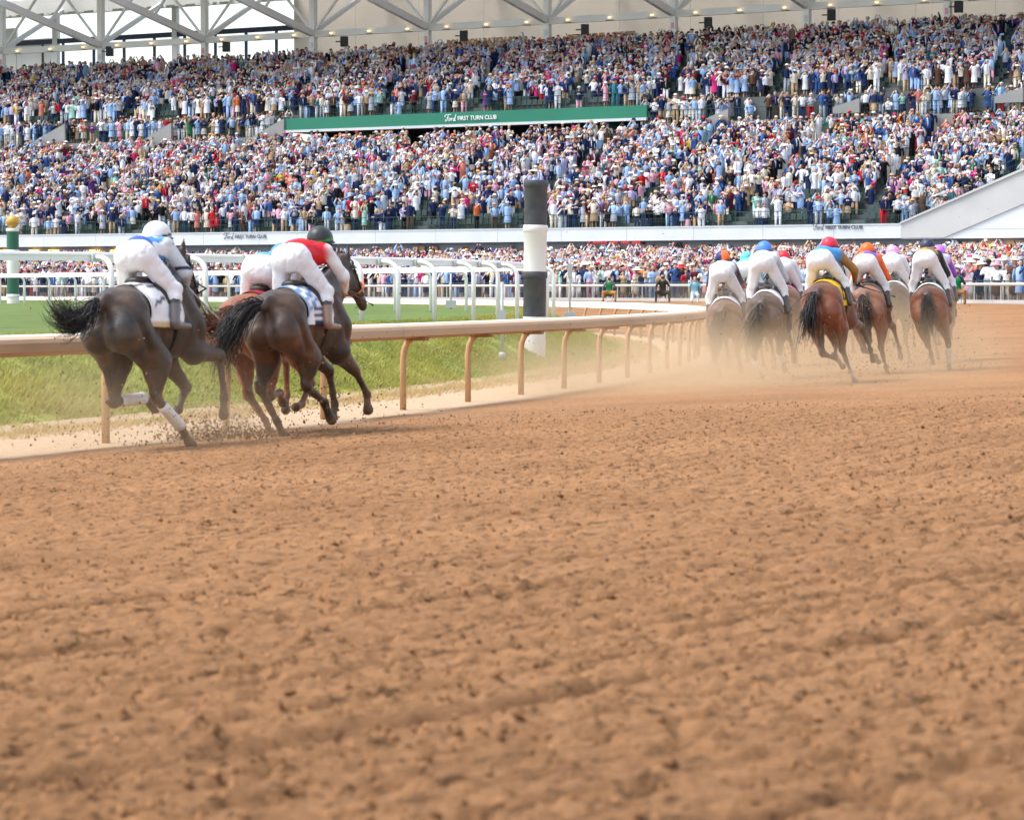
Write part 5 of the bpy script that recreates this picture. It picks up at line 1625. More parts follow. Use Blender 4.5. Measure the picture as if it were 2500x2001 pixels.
    for s in (-1, 1):
        bm2.tube([po + [.03, s * .075, .03], po + .35 * (mz - po) + [0, s * .085, 0], po + .8 * (mz - po) + [0, s * .062, 0]], .010, 5)
    ob = bm2.build('bridle', m_leather, root, True)
    if bridle:
        bm2 = MB(); hoop(.62, .118, .80); bm2.build('noseband', bridle, root, True)
    rn = MB()
    for s in (-1, 1):
        rn.tube([po + .82 * (mz - po) + [0, s * .06, 0], (.92, s * .13, 1.52), (.70, s * .07, 1.62)], .009, 5)
    rn.build('rein', m_leather, root, True)
    for key in bandages:
        s = -1 if key[1] == 'R' else 1
        qa, qb = pose[key][2], pose[key][3]
        a = np.array((qa[0], s * (qa[2] if len(qa) > 2 else .13), qa[1])); b = np.array((qb[0], s * (qb[2] if len(qb) > 2 else .12), qb[1]))
        A0, A1 = a + .22 * (b - a), b
        pts_ = [A0 + (A1 - A0) * t for t in np.linspace(0, 1, 9)]
        MB().tube(pts_, [.056 + .003 * (i % 2) for i in range(8)] + [.058], 12).build('leg_bandage', m_band, root, True)
    return root

def jockey(loc, head, silks, label, h=0.022, scale=0.95, fine=False, lift=0.0, twist=0.0, lean=0.0, whip=None, drop=0.0, boots=(.03, .035, .045), head_up=0.0, arms=None, seat=0.0, pitch=0.0):
    z = lift
    pel, wst, chs, nck = np.array([-.12, 0, 1.79 + z + seat]), np.array([.04, 0, 1.85 + z - drop * .4 + seat * .6]), np.array([.20, 0, 1.89 + z - drop]), np.array([.33, 0, 1.955 + z - drop])
    hd = np.array([.43, 0, 2.01 + z - drop + head_up])
    tw = lambda p, k: p + np.array([0, twist * k, 0])
    wst, chs, nck, hd = tw(wst, .35), tw(chs, .8), tw(nck, 1), tw(hd, 1.15)
    core, jersey, breech, boot = [], [], [], []
    S = dict(skin=silks.get('skin', lin(196, 140, 110)), hair=(0.03, .02, .015), glove=silks.get('glove', (0.6, 0.6, 0.6)))
    def both(lst, a, b, ra, rb, col, sc=None, k=.04, infl=.014):
        lst.append(rc(a, b, ra, rb, col, sc, k)); core.append(rc(a, b, max(.02, ra * .8 - .004), max(.02, rb * .8 - .004), 'skin', sc, k))
    both(breech, pel + [0, -.07, -.01], pel + [0, .07, -.01], .140, .140, 'w', (1.05, .95, 1.05), .045)
    both(breech, pel + [.02, 0, .01], wst, .145, .135, 'w', (1, 1.05, .9), .05)
    both(jersey, pel + [.055, 0, .055], wst + [.02, 0, .03], .142, .150, 'torso', (1, 1.12, .88), .05)
    both(jersey, wst, chs, .148, .155, 'torso', (1, 1.12, .84), .05)
    both(jersey, chs + [0, -.11, .01], chs + [0, .11, .01], .115, .115, 'torso', (1, 1, .9), .05)
    both(jersey, chs + [.05, 0, .04], nck, .10, .065, 'collar', None, .04)
    for s in (-1, 1):
        hip = pel + [.02, s * .11, -.05]; kn = np.array([.10, s * .262, 1.49 + z * .4]); an = np.array([-.02, s * .315, 1.175]); toe = an + [.20, s * .03, -.035]
        both(breech, hip, kn, .104, .074, 'w', None, .03)
        both(breech, kn, kn + .30 * (an - kn), .078, .066, 'w', None, .03)
        both(boot, kn + .26 * (an - kn), an + [0, 0, .02], .066, .050, 'boot', None, .02)
        both(boot, an + [0, 0, -.02], toe, .047, .034, 'boot', (1, .9, .9), .03)
        sh = chs + [.04, s * .175, .03 + (twist * s * -.25)]
        el = np.array([.38, s * .29 + twist * .5, 1.60 + z * .6 - drop * .6]); ha = np.array([.69, s * .085, 1.60])
        if arms and s in arms:
            el, ha = np.array(arms[s][0]), np.array(arms[s][1])
        wr = ha + .12 * (el - ha)
        both(jersey, sh, el, .076, .058, 'sleeve', None, .04)
        both(jersey, el, wr, .060, .038, 'sleeve2', None, .03)
        core += [rc(wr, ha, .034, .038, 'glove', (1, .75, 1), .02)]
        for q in range(4):         # curled fingers and thumb round the rein
            y0 = ha + [.02 - .008 * q, -s * .012, .026 - .018 * q]
            y1 = y0 + [.036 - .004 * abs(q - 1), -s * .012, -.004]; y2 = y1 + [-.012, -s * .026, -.010]
            core += [rc(y0, y1, .0125, .0115, 'glove', None, .006), rc(y1, y2, .0115, .010, 'glove', None, .006)]
        t0_ = ha + [-.01, -s * .02, .03]
        core += [rc(t0_, t0_ + [.035, -s * .022, .012], .014, .011, 'glove', None, .008)]
    core += [rc(nck, hd + [.0, 0, -.03], .058, .06, 'skin', None, .03), rc(hd + [.02, 0, -.01], hd + [.065, 0, -.055], .088, .068, 'skin', (1, .9, 1), .03),
             rc(hd + [.125, 0, -.03], hd + [.14, 0, -.05], .014, .018, 'skin', None, .012), rc(hd + [-.04, 0, -.03], hd + [-.03, 0, -.07], .075, .06, 'hair', None, .02)]
    for s in (-1, 1):
        core += [rc(hd + [.01, s * .085, -.035], hd + [.01, s * .09, -.06], .018, .014, 'skin', (1, .5, 1.2), .01), rc(hd + [.11, s * .032, -.018], hd + [.112, s * .036, -.018], .014, .014, 'hair', None, .006)]
    core += [rc(hd + [.118, -.022, -.083], hd + [.118, .022, -.083], .010, .010, 'lip', None, .008)]
    cmap = dict(S, lip=(0.32, .12, .10))
    V, Q, C = sdf_mesh(core, h * .75 if fine else h, lambda k: cmap.get(k, S['skin']), .008, 1)
    root = obj_np('person', V, Q, m_skin, colors=C, smooth=True)
    root.location = loc; root.rotation_euler = (lean, pitch, math.pi / 2 - head); root.scale = (scale,) * 3
    tag(root, label, 'jockey', 'jockeys crouched on the galloping horses')
    def grow(lst, e): return [rc(p['a'], p['b'], p['ra'] + e, p['rb'] + e, p['col'], p['sc'], p['k']) for p in lst]
    jc = dict(torso=silks['torso'], sleeve=silks.get('sleeve', silks['torso']), sleeve2=silks.get('sleeve2', silks.get('sleeve', silks['torso'])), collar=silks.get('collar', silks['torso']))
    V, Q, C = sdf_mesh(grow(jersey, .004), h, lambda k: jc[k], .012, 1)
    if 'fn' in silks:
        C = silks['fn'](V - [0, 0, z], C, np.array([chs[0], chs[1], chs[2] - z]))
    V = folds(V, Q, .010, 81)
    obj_np('jersey', V, Q, m_silk, root, colors=C, smooth=True)
    V, Q, _ = sdf_mesh(grow(breech, .006), h, None, relax=2)
    V = folds(V, Q, .009, 83)
    obj_np('breeches', V, Q, m_breech, root, smooth=True)
    for bp_ in (boot[:2], boot[2:]):
        V, Q, C = sdf_mesh(bp_, h, lambda k: boots, .02, 1)
        if silks.get('cuff'):
            w = (V[:, 2] > 1.37); C[w] = silks['cuff']
        obj_np('boot', V, Q, m_boot, root, colors=C, smooth=True)
    ca, cb = silks['cap'], silks.get('cap2', silks['cap'])
    V, Q, C = sdf_mesh([rc(hd + [-.005, 0, .045], hd + [.02, 0, .045], .138, .134, 0, (1.05, .95, 1), .03), rc(hd + [.10, 0, .01], hd + [.165, 0, -.012], .06, .03, 0, (1, 1.3, .35), .03)], h * .8, lambda k: ca, .02, 1)
    V = V[:]; lo_ = hd[2] - .015
    V[:, 2] = np.where((V[:, 2] < lo_) & (V[:, 0] < hd[0] + .1), lo_ + (V[:, 2] - lo_) * .25, V[:, 2])
    rel = V - hd
    C = silks['capfn'](rel, C) if 'capfn' in silks else C
    bd = np.abs(rel[:, 2] - .03 - rel[:, 0] * .15) < .012
    C[bd] = cb
    obj_np('helmet', V, Q, m_silk, root, colors=C, smooth=True)
    gg = MB()
    gg.tube([hd + [.005 + .158 * math.cos(t), .142 * math.sin(t), -.005 + .012 * math.cos(t)] for t in np.linspace(0, 2 * math.pi, 21)], .011, 5, cap=False)
    gg.build('goggle_strap', m_whip, root, True)
    if whip:
        w0, w1, wm, wl = whip
        mat_ = root.matrix_basis
        b = MB(); w0, w1 = np.array(w0), np.array(w1)
        b.tube([w0, w0 + .2 * (w1 - w0), w0 + .25 * (w1 - w0), w0 + .85 * (w1 - w0), w1], [.016, .016, .009, .006, .012], 6)
        q = b.build('riding_whip', wm, None, True)
        q.location = loc; q.rotation_euler = root.rotation_euler; q.scale = root.scale
        tag(q, wl, 'riding whip')
    return root

def place(px, Y, dz=0.0):
    X_ = (px - 1250) / F_PX * Y
    return (X_, Y, gz_xy(X_, Y) + dz)
def tangent(loc, extra=0.0):
    a = math.atan2(loc[1] - CY, loc[0] - CX)
    return math.atan2(-math.sin(a), math.cos(a)) + math.radians(extra)

WHITE, LBLUE, NAVY = (.80, .80, .82), lin(110, 165, 225), (.012, .016, .05)
def plain(c, edge=None):
    def f(u, v):
        C = np.tile(np.array(c, float), (len(u), 1))
        if edge is not None: C[(u < .06) | (np.abs(v) > .94) | (u > .95)] = edge
        return C
    return f
def cloth_marks(u, v):
    C = np.tile(np.array(WHITE), (len(u), 1))
    a = np.abs(v)
    C[(np.abs(a - .28 - (u - .5) * .25) < .035) & (u < .55)] = (.03, .03, .05)
    C[(np.abs(a - .52 + (u - .4) * .3) < .03) & (u > .1) & (u < .6)] = (.03, .03, .05)
    C[(a > .93)] = lin(205, 170, 120)
    return C
def cloth_check(u, v):
    C = np.tile(np.array(WHITE), (len(u), 1))
    k = (np.floor(u * 5) + np.floor(np.abs(v) * 9)) % 2 == 0
    C[k & (np.abs(v) < .75)] = lin(110, 140, 190)
    C[(np.abs(v) > .62) & (u > .25) & (u < .7) & ((np.abs(v) * 9 % 1) < .55)] = (.02, .02, .06)
    C[u < .05] = lin(150, 180, 210)
    return C
def cloth_num(bgc, ink):
    def f(u, v):
        C = np.tile(np.array(bgc, float), (len(u), 1)); a = np.abs(v)
        ring = (u > .25) & (u < .75) & (a > .48) & (a < .86) & ~((u > .4) & (u < .6) & (a > .57) & (a < .78))
        C[ring] = ink; return C
    return f

# near rider 1: blue and white stripes
def stripes_blue(V, C, ch):
    t = (V[:, 0] < .45) & (np.abs(V[:, 1] - ch[1]) < .2) & (V[:, 2] > 1.62)
    C[t] = WHITE
    C[t & (np.sin(np.arctan2(V[:, 1] - ch[1], V[:, 2] - 1.80) * 7.5 + .8) > .0)] = lin(84, 148, 224)
    C[(V[:, 0] < -.02)] = lin(50, 84, 170)
    arm = (np.abs(V[:, 1] - ch[1]) > .235)
    C[arm & (np.abs(V[:, 2] - 1.70) < .018)] = NAVY
    return C
def halves(a, b, band=None):
    def f(V, C, ch):
        t = (np.abs(V[:, 1] - ch[1]) < .185) & (V[:, 0] < .5)
        C[t & (V[:, 1] < ch[1])] = a; C[t & (V[:, 1] >= ch[1])] = b
        return C
    return f
def hoops(a, b, w):
    def f(V, C, ch):
        t = (np.abs(V[:, 1] - ch[1]) < .19) & (V[:, 0] < .55)
        C[t] = a; C[t & (np.sin(V[:, 0] * 2 * math.pi / w) > .1)] = b
        return C
    return f
def vest_red(V, C, ch):
    t = (np.abs(V[:, 1] - ch[1]) < .195) & (V[:, 2] > 1.55)
    C[t] = lin(206, 20, 36); return C
def capsplit(a, b):
    def f(r, C):
        C[r[:, 1] < 0] = a; C[r[:, 1] >= 0] = b; return C
    return f
def caphoop(a, b, w):
    def f(r, C):
        C[:] = a; C[np.sin(r[:, 2] * 2 * math.pi / w) > 0] = b; return C
    return f

BLACK = dict(body=(.026, .024, .023), points=(.013, .012, .012), top=(.040, .039, .039), flank=(.04, .028, .02))
DKBAY = dict(body=(.033, .022, .018), points=(.013, .012, .012), top=(.036, .034, .034), flank=(.15, .052, .022))
CHEST = dict(body=(.25, .078, .032), points=(.16, .052, .024), tail=(.12, .045, .02))
BAY = dict(body=(.155, .046, .022), points=(.018, .014, .013), top=(.075, .042, .035), flank=(.24, .066, .025), tail=(.018, .016, .015))
BROWN = dict(body=(.14, .068, .04), points=(.05, .03, .022), top=(.10, .06, .045), tail=(.05, .04, .03))
GREYB = dict(body=(.09, .058, .043), points=(.05, .04, .034), top=(.07, .058, .052), flank=(.19, .085, .042), tail=(.045, .038, .034))
LTBAY = dict(body=(.24, .105, .06), points=(.09, .05, .035), top=(.25, .12, .075), tail=(.06, .04, .03))

# ---- the three near horses
R1 = place(384, 26.1); hd1 = tangent(R1, 4)
b1 = dict(BLACK); b1['socks'] = {}
horse(R1, hd1, b1, GATHER, 'back', 'black horse nearest the camera with white leg bandages and tail streaming out', dict(fn=cloth_marks, drop=118, girth=True), h=.018, bandages=('HR', 'HL'), lean=-.09, neck=-.17, side=.10)
jockey(R1, hd1, dict(torso=WHITE, sleeve=lin(196, 200, 206), sleeve2=lin(190, 198, 208), collar=lin(150, 190, 235), cap=(.72, .72, .70), cap2=(.03, .03, .04), fn=stripes_blue, cuff=(.02, .02, .025), glove=lin(206, 196, 180)),
       'jockey in blue and white striped silks with a white helmet', h=.017, fine=True, boots=(.10, .115, .125), lift=.0, seat=.05, twist=.07, lean=-.09, arms={-1: ((.36, -.25, 1.66), (.58, -.10, 1.53))},
       whip=((.57, -.11, 1.55), (.95, -.22, 1.22), m_whip2, 'pale grey riding whip held by the rider in striped silks'))
R2 = place(752, 28.2, -.04); hd2 = tangent(R2, 3)
horse(R2, hd2, DKBAY, GATHER2, 'side', 'dark bay horse with rusty flank and blue checked saddle cloth', dict(fn=cloth_check, drop=112), h=.018, bridle=m_tack_or, side=-.04, lean=-.07)
jockey(R2, hd2, dict(torso=lin(206, 20, 36), sleeve=WHITE, sleeve2=WHITE, collar=(.03, .03, .03), cap=(.028, .034, .036), cap2=lin(60, 150, 60), fn=vest_red, cuff=(.02, .02, .025), glove=lin(200, 150, 120)),
       'jockey in a red vest with white sleeves and black helmet', h=.017, fine=True, lift=.03, seat=.05, twist=-.06, drop=.02, lean=-.07, boots=lin(140, 112, 98), arms={-1: ((.44, -.31, 1.66), (.62, -.22, 1.50))},
       whip=((.60, -.23, 1.52), (1.12, -.30, 1.36), m_whip, 'black riding whip held by the rider in the red vest'))
R3 = place(648, 29.2, -.06); hd3 = tangent(R3, 1)
horse(R3, hd3, CHEST, mirror(GATHER), 'back', 'chestnut horse half hidden on the rail side of the dark bay', dict(fn=plain(lin(150, 30, 50)), drop=60), h=.022)
jockey(R3, hd3, dict(torso=lin(90, 160, 220), sleeve=lin(232, 120, 60), sleeve2=lin(60, 100, 180), cap=lin(70, 140, 215)), 'jockey in pale blue crouched low on the half hidden chestnut horse', h=.018, lift=-.02, drop=.08, seat=.04)

# ---- the pack going into the bend: px, Y, extra heading, coat, pose, tail, cloth, silks, rider lift
PK = [
 (1793, 47.5, -3, BROWN, GATHER2, 'hang', dict(fn=plain((.75, .75, .78), (.1, .1, .2)), drop=80), 'dusty brown horse leftmost of the far pack',
  dict(torso=WHITE, sleeve=(.03, .03, .06), sleeve2=lin(236, 110, 40), cap=lin(30, 40, 100), capfn=capsplit(lin(240, 110, 40), lin(30, 36, 90)), cap2=(.02, .02, .05)), 'jockey in white silks with an orange and navy cap, leftmost of the pack', -.02, 0, -.15),
 (1846, 52.5, -2, GREYB, GATHER, 'hang', dict(fn=plain((.2, .5, .55)), drop=70), 'brown horse hidden between the two leftmost horses of the pack',
  dict(torso=lin(110, 205, 215), sleeve=lin(120, 210, 220), cap=lin(60, 170, 180), capfn=caphoop(lin(50, 165, 175), lin(130, 215, 220), .05)), 'jockey in turquoise silks and hooped turquoise cap behind the blue cap', 0, 0, 0),
 (1896, 45.2, 0, GREYB, GATHER2, 'hang', dict(fn=plain(WHITE), drop=85), 'grey brown horse with two white hind socks and tail to one side',
  dict(torso=WHITE, sleeve=lin(190, 196, 204), cap=lin(80, 130, 215), cap2=lin(40, 60, 130), collar=lin(130, 190, 230)), 'jockey in pale grey sleeves and bright blue cap', .02, .02, -.09),
 (1936, 54.0, 0, BROWN, PUSH, 'hang', dict(fn=plain((.6, .2, .25)), drop=70), 'brown horse mostly hidden behind the grey brown horse and the large bay',
  dict(torso=WHITE, sleeve=WHITE, collar=lin(220, 60, 120), cap=lin(214, 40, 52)), 'jockey in white silks with plain red cap, far side of the pack', .02, 0, 0),
 (2058, 41.6, 4, BAY, LEADER, 'hang', dict(fn=cloth_num(lin(226, 178, 20), (.02, .02, .03)), drop=118), 'large red bay horse with black tail and yellow saddle cloth leading the pack nearest',
  dict(torso=lin(56, 146, 214), sleeve=lin(150, 110, 50), sleeve2=lin(150, 108, 48), cap=lin(214, 44, 66), cap2=lin(180, 30, 50), fn=halves(lin(56, 146, 214), lin(56, 146, 214))), 'jockey in blue silks with gold sleeves and red cap', .02, -.06, .0),
 (2070, 55.0, 1, BROWN, GATHER2, 'hang', dict(fn=plain((.6, .6, .6)), drop=70), 'light bay horse hidden behind the large red bay',
  dict(torso=WHITE, sleeve=lin(240, 240, 245), cap=WHITE, capfn=capsplit(lin(226, 50, 80), WHITE)), 'jockey in white silks with a red and white quartered cap', -.01, 0, 0),
 (2142, 46.2, 1, LTBAY, LEADER, 'hang2', dict(fn=plain((.12, .08, .06)), drop=60), 'pale bay horse veiled by dust right of the large red bay',
  dict(torso=lin(240, 110, 50), sleeve=lin(240, 105, 45), cap=lin(240, 105, 36), cap2=lin(170, 60, 30), fn=halves(lin(120, 80, 190), lin(242, 130, 70))), 'jockey in orange and purple halved silks with orange cap', .0, 0, -.05),
 (2202, 51.5, 2, BLACK, GATHER, 'hang', dict(fn=plain(WHITE), drop=80), 'dark dusty horse between the pale bay and the rightmost horse',
  dict(torso=WHITE, sleeve=WHITE, sleeve2=lin(236, 90, 170), cap=lin(236, 130, 200), capfn=caphoop(lin(226, 110, 190), lin(246, 190, 225), .045)), 'jockey in white silks with hooped pink cap and pink cuffs', 0, 0, 0),
 (2296, 46.6, 0, BAY, mirror(GATHER2), 'hang2', dict(fn=plain((.76, .78, .76), (.05, .25, .15)), drop=100), 'bay horse rightmost of the pack with white and green saddle cloth',
  dict(torso=(.02, .02, .04), sleeve=(.02, .022, .03), sleeve2=(.02, .022, .03), cap=(.03, .03, .07), cap2=lin(236, 200, 205), fn=hoops((.02, .02, .04), lin(222, 170, 60), .075)), 'jockey in black and gold hooped silks with dark cap', .01, -.03, -.07),
 (2308, 53.0, 2, BROWN, PUSH, 'hang', dict(fn=plain((.5, .3, .6)), drop=70), 'brown horse hidden behind the rightmost bay horse',
  dict(torso=lin(225, 215, 240), sleeve=lin(150, 80, 200), sleeve2=lin(140, 60, 190), cap=lin(190, 110, 220)), 'jockey in pale lilac silks with purple sleeves and purple cap', 0, -.05, 0)]
for (px_, Y_, ex, coat, pose, tl, cl, hl, silks, jl, lift, tw_, dz) in PK:
    R_ = place(px_, Y_, dz)
    hd_ = tangent(R_, ex)
    c2 = dict(coat)
    ban = ()
    if 'two white hind' in hl: ban = ('HR', 'HL')
    if 'large red bay horse with' in hl: c2['socks'] = {'HR': (.75, .72, .68), 'HL': (.5, .42, .34)}
    if 'rightmost of the pack' in hl: ban = ('HR',)
    front_ = Y_ < 49
    pt_ = {1793: -.13, 1896: -.08, 2296: -.06, 2142: -.05}.get(px_, -.04)
    up_ = {1793: .13, 1896: .13, 2296: .10, 2142: .05, 2058: .0}.get(px_, .04)
    ln_ = -.17 if 'large red bay horse with' in hl else -.13 if 'rightmost of the pack' in hl else -.10
    horse(R_, hd_, c2, pose, tl, hl, cl, lean=ln_, pitch=pt_, h=.030 if front_ else .04, bandages=ban, fine=front_)
    wp = None
    if 'gold sleeves' in jl: wp = ((.55, -.34, 1.42), (.30, -.95, 1.14), m_whip, 'thin riding whip held out by the rider in blue and gold')
    ar = {-1: ((.36, -.40, 1.64), (.56, -.33, 1.44))} if 'gold sleeves' in jl else None
    jockey(R_, hd_, silks, jl, h=.027 if front_ else .036, lift=lift + up_, seat=.08, pitch=pt_, twist=tw_, lean=ln_, whip=wp, arms=ar, boots=(.035, .035, .04))

# ---- photographers on the outer edge of the track
def sitter(px_, off_, cols, label, kneel=False, sc=1.0):
    # place just inside the outer fence at that pixel column
    ang = np.linspace(math.radians(3), math.radians(66), 3000)
    xs, ys = pol(R_OUT - off_, ang); pxx, _, _ = project(np.stack([xs, ys, xs * 0 + 1], -1))
    i = np.argmin(np.abs(pxx - px_)); x, y = xs[i], ys[i]
    L = []
    for s in (-1, 1):
        kn, an = ((s * .30, -.42, .50), (s * .32, -.36, .08)) if not kneel else ((s * .16, -.36, .40 if s > 0 else .10), (s * .16, -.30 if s > 0 else .1, .06))
        L += [rc((s * .10, 0, .46), kn, .11, .08, 'leg', None, .05), rc(kn, an, .075, .055, 'leg', None, .03), rc(an, (an[0], an[1] - .16, .05), .055, .045, 'shoe', None, .03)]
        sh, el, ha = np.array([s * .19, 0, .98]), np.array([s * .30, -.22, .80]), np.array([s * .07, -.30, 1.16])
        L += [rc(sh, el, .07, .055, 'arm', None, .05), rc(el, ha + .12 * (el - ha), .055, .042, 'arm', None, .03), rc(ha + .12 * (el - ha), ha, .04, .045, 'skin', None, .02)]
    L += [rc((-.06, .02, .48), (.06, .02, .48), .14, .14, 'leg', None, .05), rc((0, .02, .56), (0, 0, .86), .15, .17, 'top', (1, .75, 1), .06), rc((-.09, 0, .95), (.09, 0, .95), .11, .11, 'top', (1, .85, 1), .05),
          rc((0, 0, 1.04), (0, -.02, 1.14), .055, .05, 'skin', None, .03), rc((0, -.03, 1.18), (0, -.03, 1.25), .08, .09, 'skin', None, .02), rc((0, 0, 1.22), (0, -.01, 1.28), .085, .09, 'hair', None, .01), rc((0, -.125, 1.20), (0, -.135, 1.185), .014, .017, 'skin', None, .01)]
    V, Q, C = sdf_mesh(L, .035, lambda k: cols.get(k, cols['top']), .012, 1)
    o = obj_np('person', V, Q, m_person, colors=C, smooth=True)
    o.location = (x, y, 0.036 * (R_OUT - off_ - RR)); a = math.atan2(2 - x, -(40 - y)); o.rotation_euler = (0, 0, a); o.scale = (sc,) * 3
    tag(o, label, 'photographer', 'photographers crouching along the outer edge of the track')
    if not kneel:
        st = empty('folding_stool', o.location, a); st.scale = (sc,) * 3
        tag(st, 'small dark folding stool under the ' + label.split(',')[0], 'stool')
        MB().box(-.19, .19, -.14, .18, .30, .345).build('seat', m_black, st)
        for s in (-1, 1):
            for w_ in (-1, 1):
                MB().beam((s * .17, w_ * .14 + .02, .30), (s * .17, -w_ * .14 + .02, .0), .025, .025, (1, 0, 0)).build('leg', m_grey, st)
    cm = empty('camera', o.location, a); cm.scale = (sc,) * 3
    tag(cm, 'black long lens camera held by the ' + label.split(',')[0].replace('photographer in ', 'photographer in '), 'camera')
    MB().box(-.075, .075, -.36, -.26, 1.14, 1.25).build('camera_body', m_black, cm)
    q = MB().tube([(0, -.36, 1.19), (0, -.50, 1.19), (0, -.66, 1.19)], [.045, .05, .06], 10).build('lens', m_whip2 if 'pale' in label else m_black, cm, True)
    return o
SK = tuple(SKINS[0])
sitter(1488, 1.6, dict(top=lin(40, 140, 90), arm=lin(110, 125, 130), leg=lin(186, 140, 80), shoe=(.05, .05, .05), skin=SK, hair=lin(170, 40, 40)), 'photographer in green bib and tan trousers, sitting on a stool by the fence', sc=1.05)
sitter(1617, 1.9, dict(top=(.03, .025, .02), arm=(.035, .03, .025), leg=(.03, .028, .026), shoe=(.02, .02, .02), skin=SK, hair=(.02, .02, .02)), 'photographer in black clothes, sitting at the dirt edge', sc=1.1)
sitter(1697, 1.7, dict(top=lin(120, 185, 215), arm=lin(110, 175, 205), leg=lin(190, 215, 230), shoe=(.6, .6, .6), skin=SK, hair=lin(110, 70, 40)), 'photographer in pale blue clothes, crouching left of the pack', True)
sitter(2336, 1.3, dict(top=lin(20, 130, 80), arm=lin(40, 60, 60), leg=lin(150, 110, 70), shoe=(.05, .05, .05), skin=SK, hair=(.03, .03, .03)), 'photographer in green bib, half hidden by the rightmost horse', sc=1.15)

# ================================================================== DUST AND FLYING DIRT
def clods(name, pts, sizes, label, tone=(.21, .115, .06)):
    base = np.array([(1, 0, 0), (-1, 0, 0), (0, 1, 0), (0, -1, 0), (0, 0, 1), (0, 0, -1)], float)
    fc = np.array([(0, 2, 4), (2, 1, 4), (1, 3, 4), (3, 0, 4), (2, 0, 5), (1, 2, 5), (3, 1, 5), (0, 3, 5)])
    n = len(pts)
    B = base[None] * RNG.uniform(.6, 1.3, (n, 6, 1)) * RNG.uniform(.7, 1.3, (n, 1, 3))
    a = RNG.uniform(0, 6.28, n); c, s = np.cos(a), np.sin(a)
    B = np.stack([B[..., 0] * c[:, None] - B[..., 1] * s[:, None], B[..., 0] * s[:, None] + B[..., 1] * c[:, None] + B[..., 2] * .3, B[..., 2] - B[..., 0] * .3], -1)
    V = (pts[:, None] + B * np.array(sizes)[:, None, None]).reshape(-1, 3)
    F = (fc[None] + (np.arange(n) * 6)[:, None, None]).reshape(-1, 3)
    col = np.repeat(np.array(tone) * RNG.uniform(.55, 1.25, (n, 1)), 6, 0)
    o = obj_np(name, V, F, m_clod, colors=col)
    return tag(o, label, 'dirt', kind='stuff')
m_clod = mat('clod', (.15, .08, .04), .95, var=.25, scale=30, attr='Col', spec=.1)
# crumbs lying on the tilled surface
N_ = 26000
Yc = 4.5 + 29 * RNG.random(N_) ** 1.35; Xc = RNG.uniform(-.19, .19, N_) * Yc
r_ = np.hypot(Xc - CX, Yc - CY); ok = r_ > 141.2
Xc, Yc, r_ = Xc[ok], Yc[ok], r_[ok]
t_ = (np.arctan2(Yc - CY, Xc - CX) - TH_CAM) * 155.4
keep = RNG.random(len(Xc)) < .25 + 1.1 * np.clip(vnoise((r_ - .25 * t_) * 3.0, t_ * .8, 71) - .35, 0, 1)
Xc, Yc, r_, t_ = Xc[keep], Yc[keep], r_[keep], t_[keep]
Zc = ground_z(r_) + dirt_disp(r_, t_) + .012
sz = np.exp(RNG.normal(math.log(.0075), .4, len(Xc))).clip(.003, .018)
clods('dirt_crumbs', np.stack([Xc, Yc, Zc + sz * .3], -1), sz, 'loose brown crumbs scattered over the tilled dirt', (.25, .128, .058))
# flying clods: thrown up and back by the hooves
FP, FS = [], []
def spray(px_, Y_, n, sx, sy, sz_, z0=.05, smin=.004, smax=.013):
    X_ = (px_ - 1250) / F_PX * Y_
    p = np.stack([RNG.normal(X_, sx, n), RNG.normal(Y_, sy, n), z0 + np.abs(RNG.exponential(sz_, n))], -1)
    p[:, 2] += np.array([gz_xy(a, b) for a, b in p[:, :2]])
    FP.append(p); FS.append(RNG.uniform(smin, smax, n) ** 1.0)
spray(300, 25.8, 200, .55, .5, .42); spray(220, 25.6, 60, .35, .5, .30); spray(540, 27.2, 1500, .30, .4, .07); spray(480, 26.6, 160, .25, .4, .12)
spray(640, 28.0, 260, .35, .4, .35, .15, .004, .012); spray(760, 28.4, 260, .3, .4, .45, .2, .004, .012); spray(860, 29.5, 160, .5, .6, .35)
for q in PK:
    spray(q[0] - 20, q[1] - 1.8, 170, .55, .8, .42, .02, .004, .013)
spray(1600, 44, 160, .9, 2, .6); spray(1500, 42, 90, 1.2, 2, .8); spray(2250, 44, 120, .8, 1, .5); spray(1300, 40, 60, 1.5, 2, 1.0)
clods('flying_dirt', np.concatenate(FP), np.concatenate(FS), 'clods and specks of dirt thrown up behind the hooves')

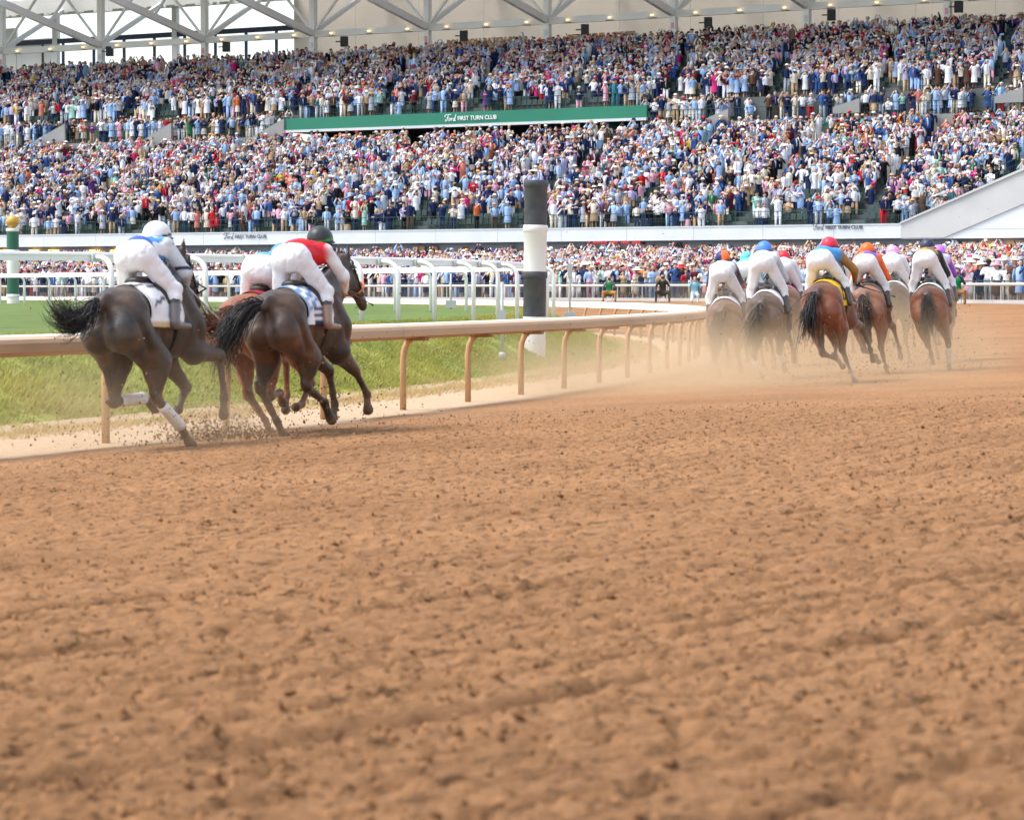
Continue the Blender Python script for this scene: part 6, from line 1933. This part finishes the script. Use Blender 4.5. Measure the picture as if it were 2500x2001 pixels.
def dust_mat(name, dens, nscale, lo, seed):
    m = bpy.data.materials.new(name); m.use_nodes = True
    nt = m.node_tree; N, L = nt.nodes, nt.links
    N.remove(N['Principled BSDF'])
    v = N.new('ShaderNodeVolumePrincipled'); v.inputs['Color'].default_value = (0.90, 0.70, 0.46, 1); v.inputs['Anisotropy'].default_value = 0.25
    L.new(v.outputs[0], N['Material Output'].inputs['Volume'])
    tc = N.new('ShaderNodeTexCoord')
    ln = N.new('ShaderNodeVectorMath'); ln.operation = 'LENGTH'; L.new(tc.outputs['Object'], ln.inputs[0])
    fo = N.new('ShaderNodeMapRange'); fo.interpolation_type = 'SMOOTHSTEP'
    fo.inputs['From Min'].default_value = 1.0; fo.inputs['From Max'].default_value = 0.25; L.new(ln.outputs['Value'], fo.inputs['Value'])
    geo = N.new('ShaderNodeNewGeometry')
    nz = N.new('ShaderNodeTexNoise'); nz.inputs['Scale'].default_value = nscale; nz.inputs['Detail'].default_value = 3
    ad = N.new('ShaderNodeVectorMath'); ad.operation = 'ADD'; ad.inputs[1].default_value = (seed, seed * 2, 0)
    L.new(geo.outputs['Position'], ad.inputs[0]); L.new(ad.outputs[0], nz.inputs['Vector'])
    mr = N.new('ShaderNodeMapRange'); mr.inputs['From Min'].default_value = lo; mr.inputs['From Max'].default_value = 0.72; L.new(nz.outputs['Fac'], mr.inputs['Value'])
    mu = N.new('ShaderNodeMath'); mu.operation = 'MULTIPLY'; L.new(fo.outputs['Result'], mu.inputs[0]); L.new(mr.outputs['Result'], mu.inputs[1])
    m2 = N.new('ShaderNodeMath'); m2.operation = 'MULTIPLY'; m2.inputs[1].default_value = dens; L.new(mu.outputs[0], m2.inputs[0])
    L.new(m2.outputs[0], v.inputs['Density'])
    return m
us = MB(); us.lathe([(max(.002, math.sin(a)), -math.cos(a)) for a in np.linspace(.02, math.pi - .02, 13)], 20)
us_me = us.mesh('dust')
def dust(px_, Y_, z, size, dens, nscale, lo, label, rot=-.2):
    me = us_me.copy(); me.name = 'dust'
    me.materials.append(dust_mat('dust', dens, nscale, lo, px_ * .01))
    o = link(bpy.data.objects.new('dust', me)); X_ = (px_ - 1250) / F_PX * Y_
    o.location = (X_, Y_, gz_xy(X_, Y_) + z); o.scale = size; o.rotation_euler = (0, 0, rot)
    tag(o, label, 'dust', kind='stuff')
dust(1790, 45.0, .35, (2.0, 3.6, 1.5), .24, 1.1, .28, 'pale dust cloud round the legs of the leftmost far horses')
dust(2140, 48.8, .5, (2.2, 3.0, 1.3), .50, 1.0, .26, 'dust cloud behind the large bay veiling the horses beyond')
dust(1580, 42.5, .2, (3.0, 6.0, 1.0), .36, .9, .28, 'thin dust drifting along the rail behind the pack')
dust(1960, 42.0, .15, (3.4, 2.8, .95), .36, 1.3, .32, 'low dust kicked up under the large bay horse')
dust(2300, 45.5, .2, (1.7, 2.8, 1.1), .38, 1.2, .32, 'low dust behind the rightmost bay horse')
dust(1820, 38.5, .1, (4.6, 3.6, .75), .20, .8, .28, 'faint dust hanging low over the dirt in front of the pack')
dust(560, 27.2, .08, (.9, 1.2, .42), 1.3, 2.4, .42, 'small burst of dust between the near horses')
dust(280, 25.6, .3, (1.9, 1.6, .95), .36, 1.4, .36, 'thin dust behind the nearest black horse')
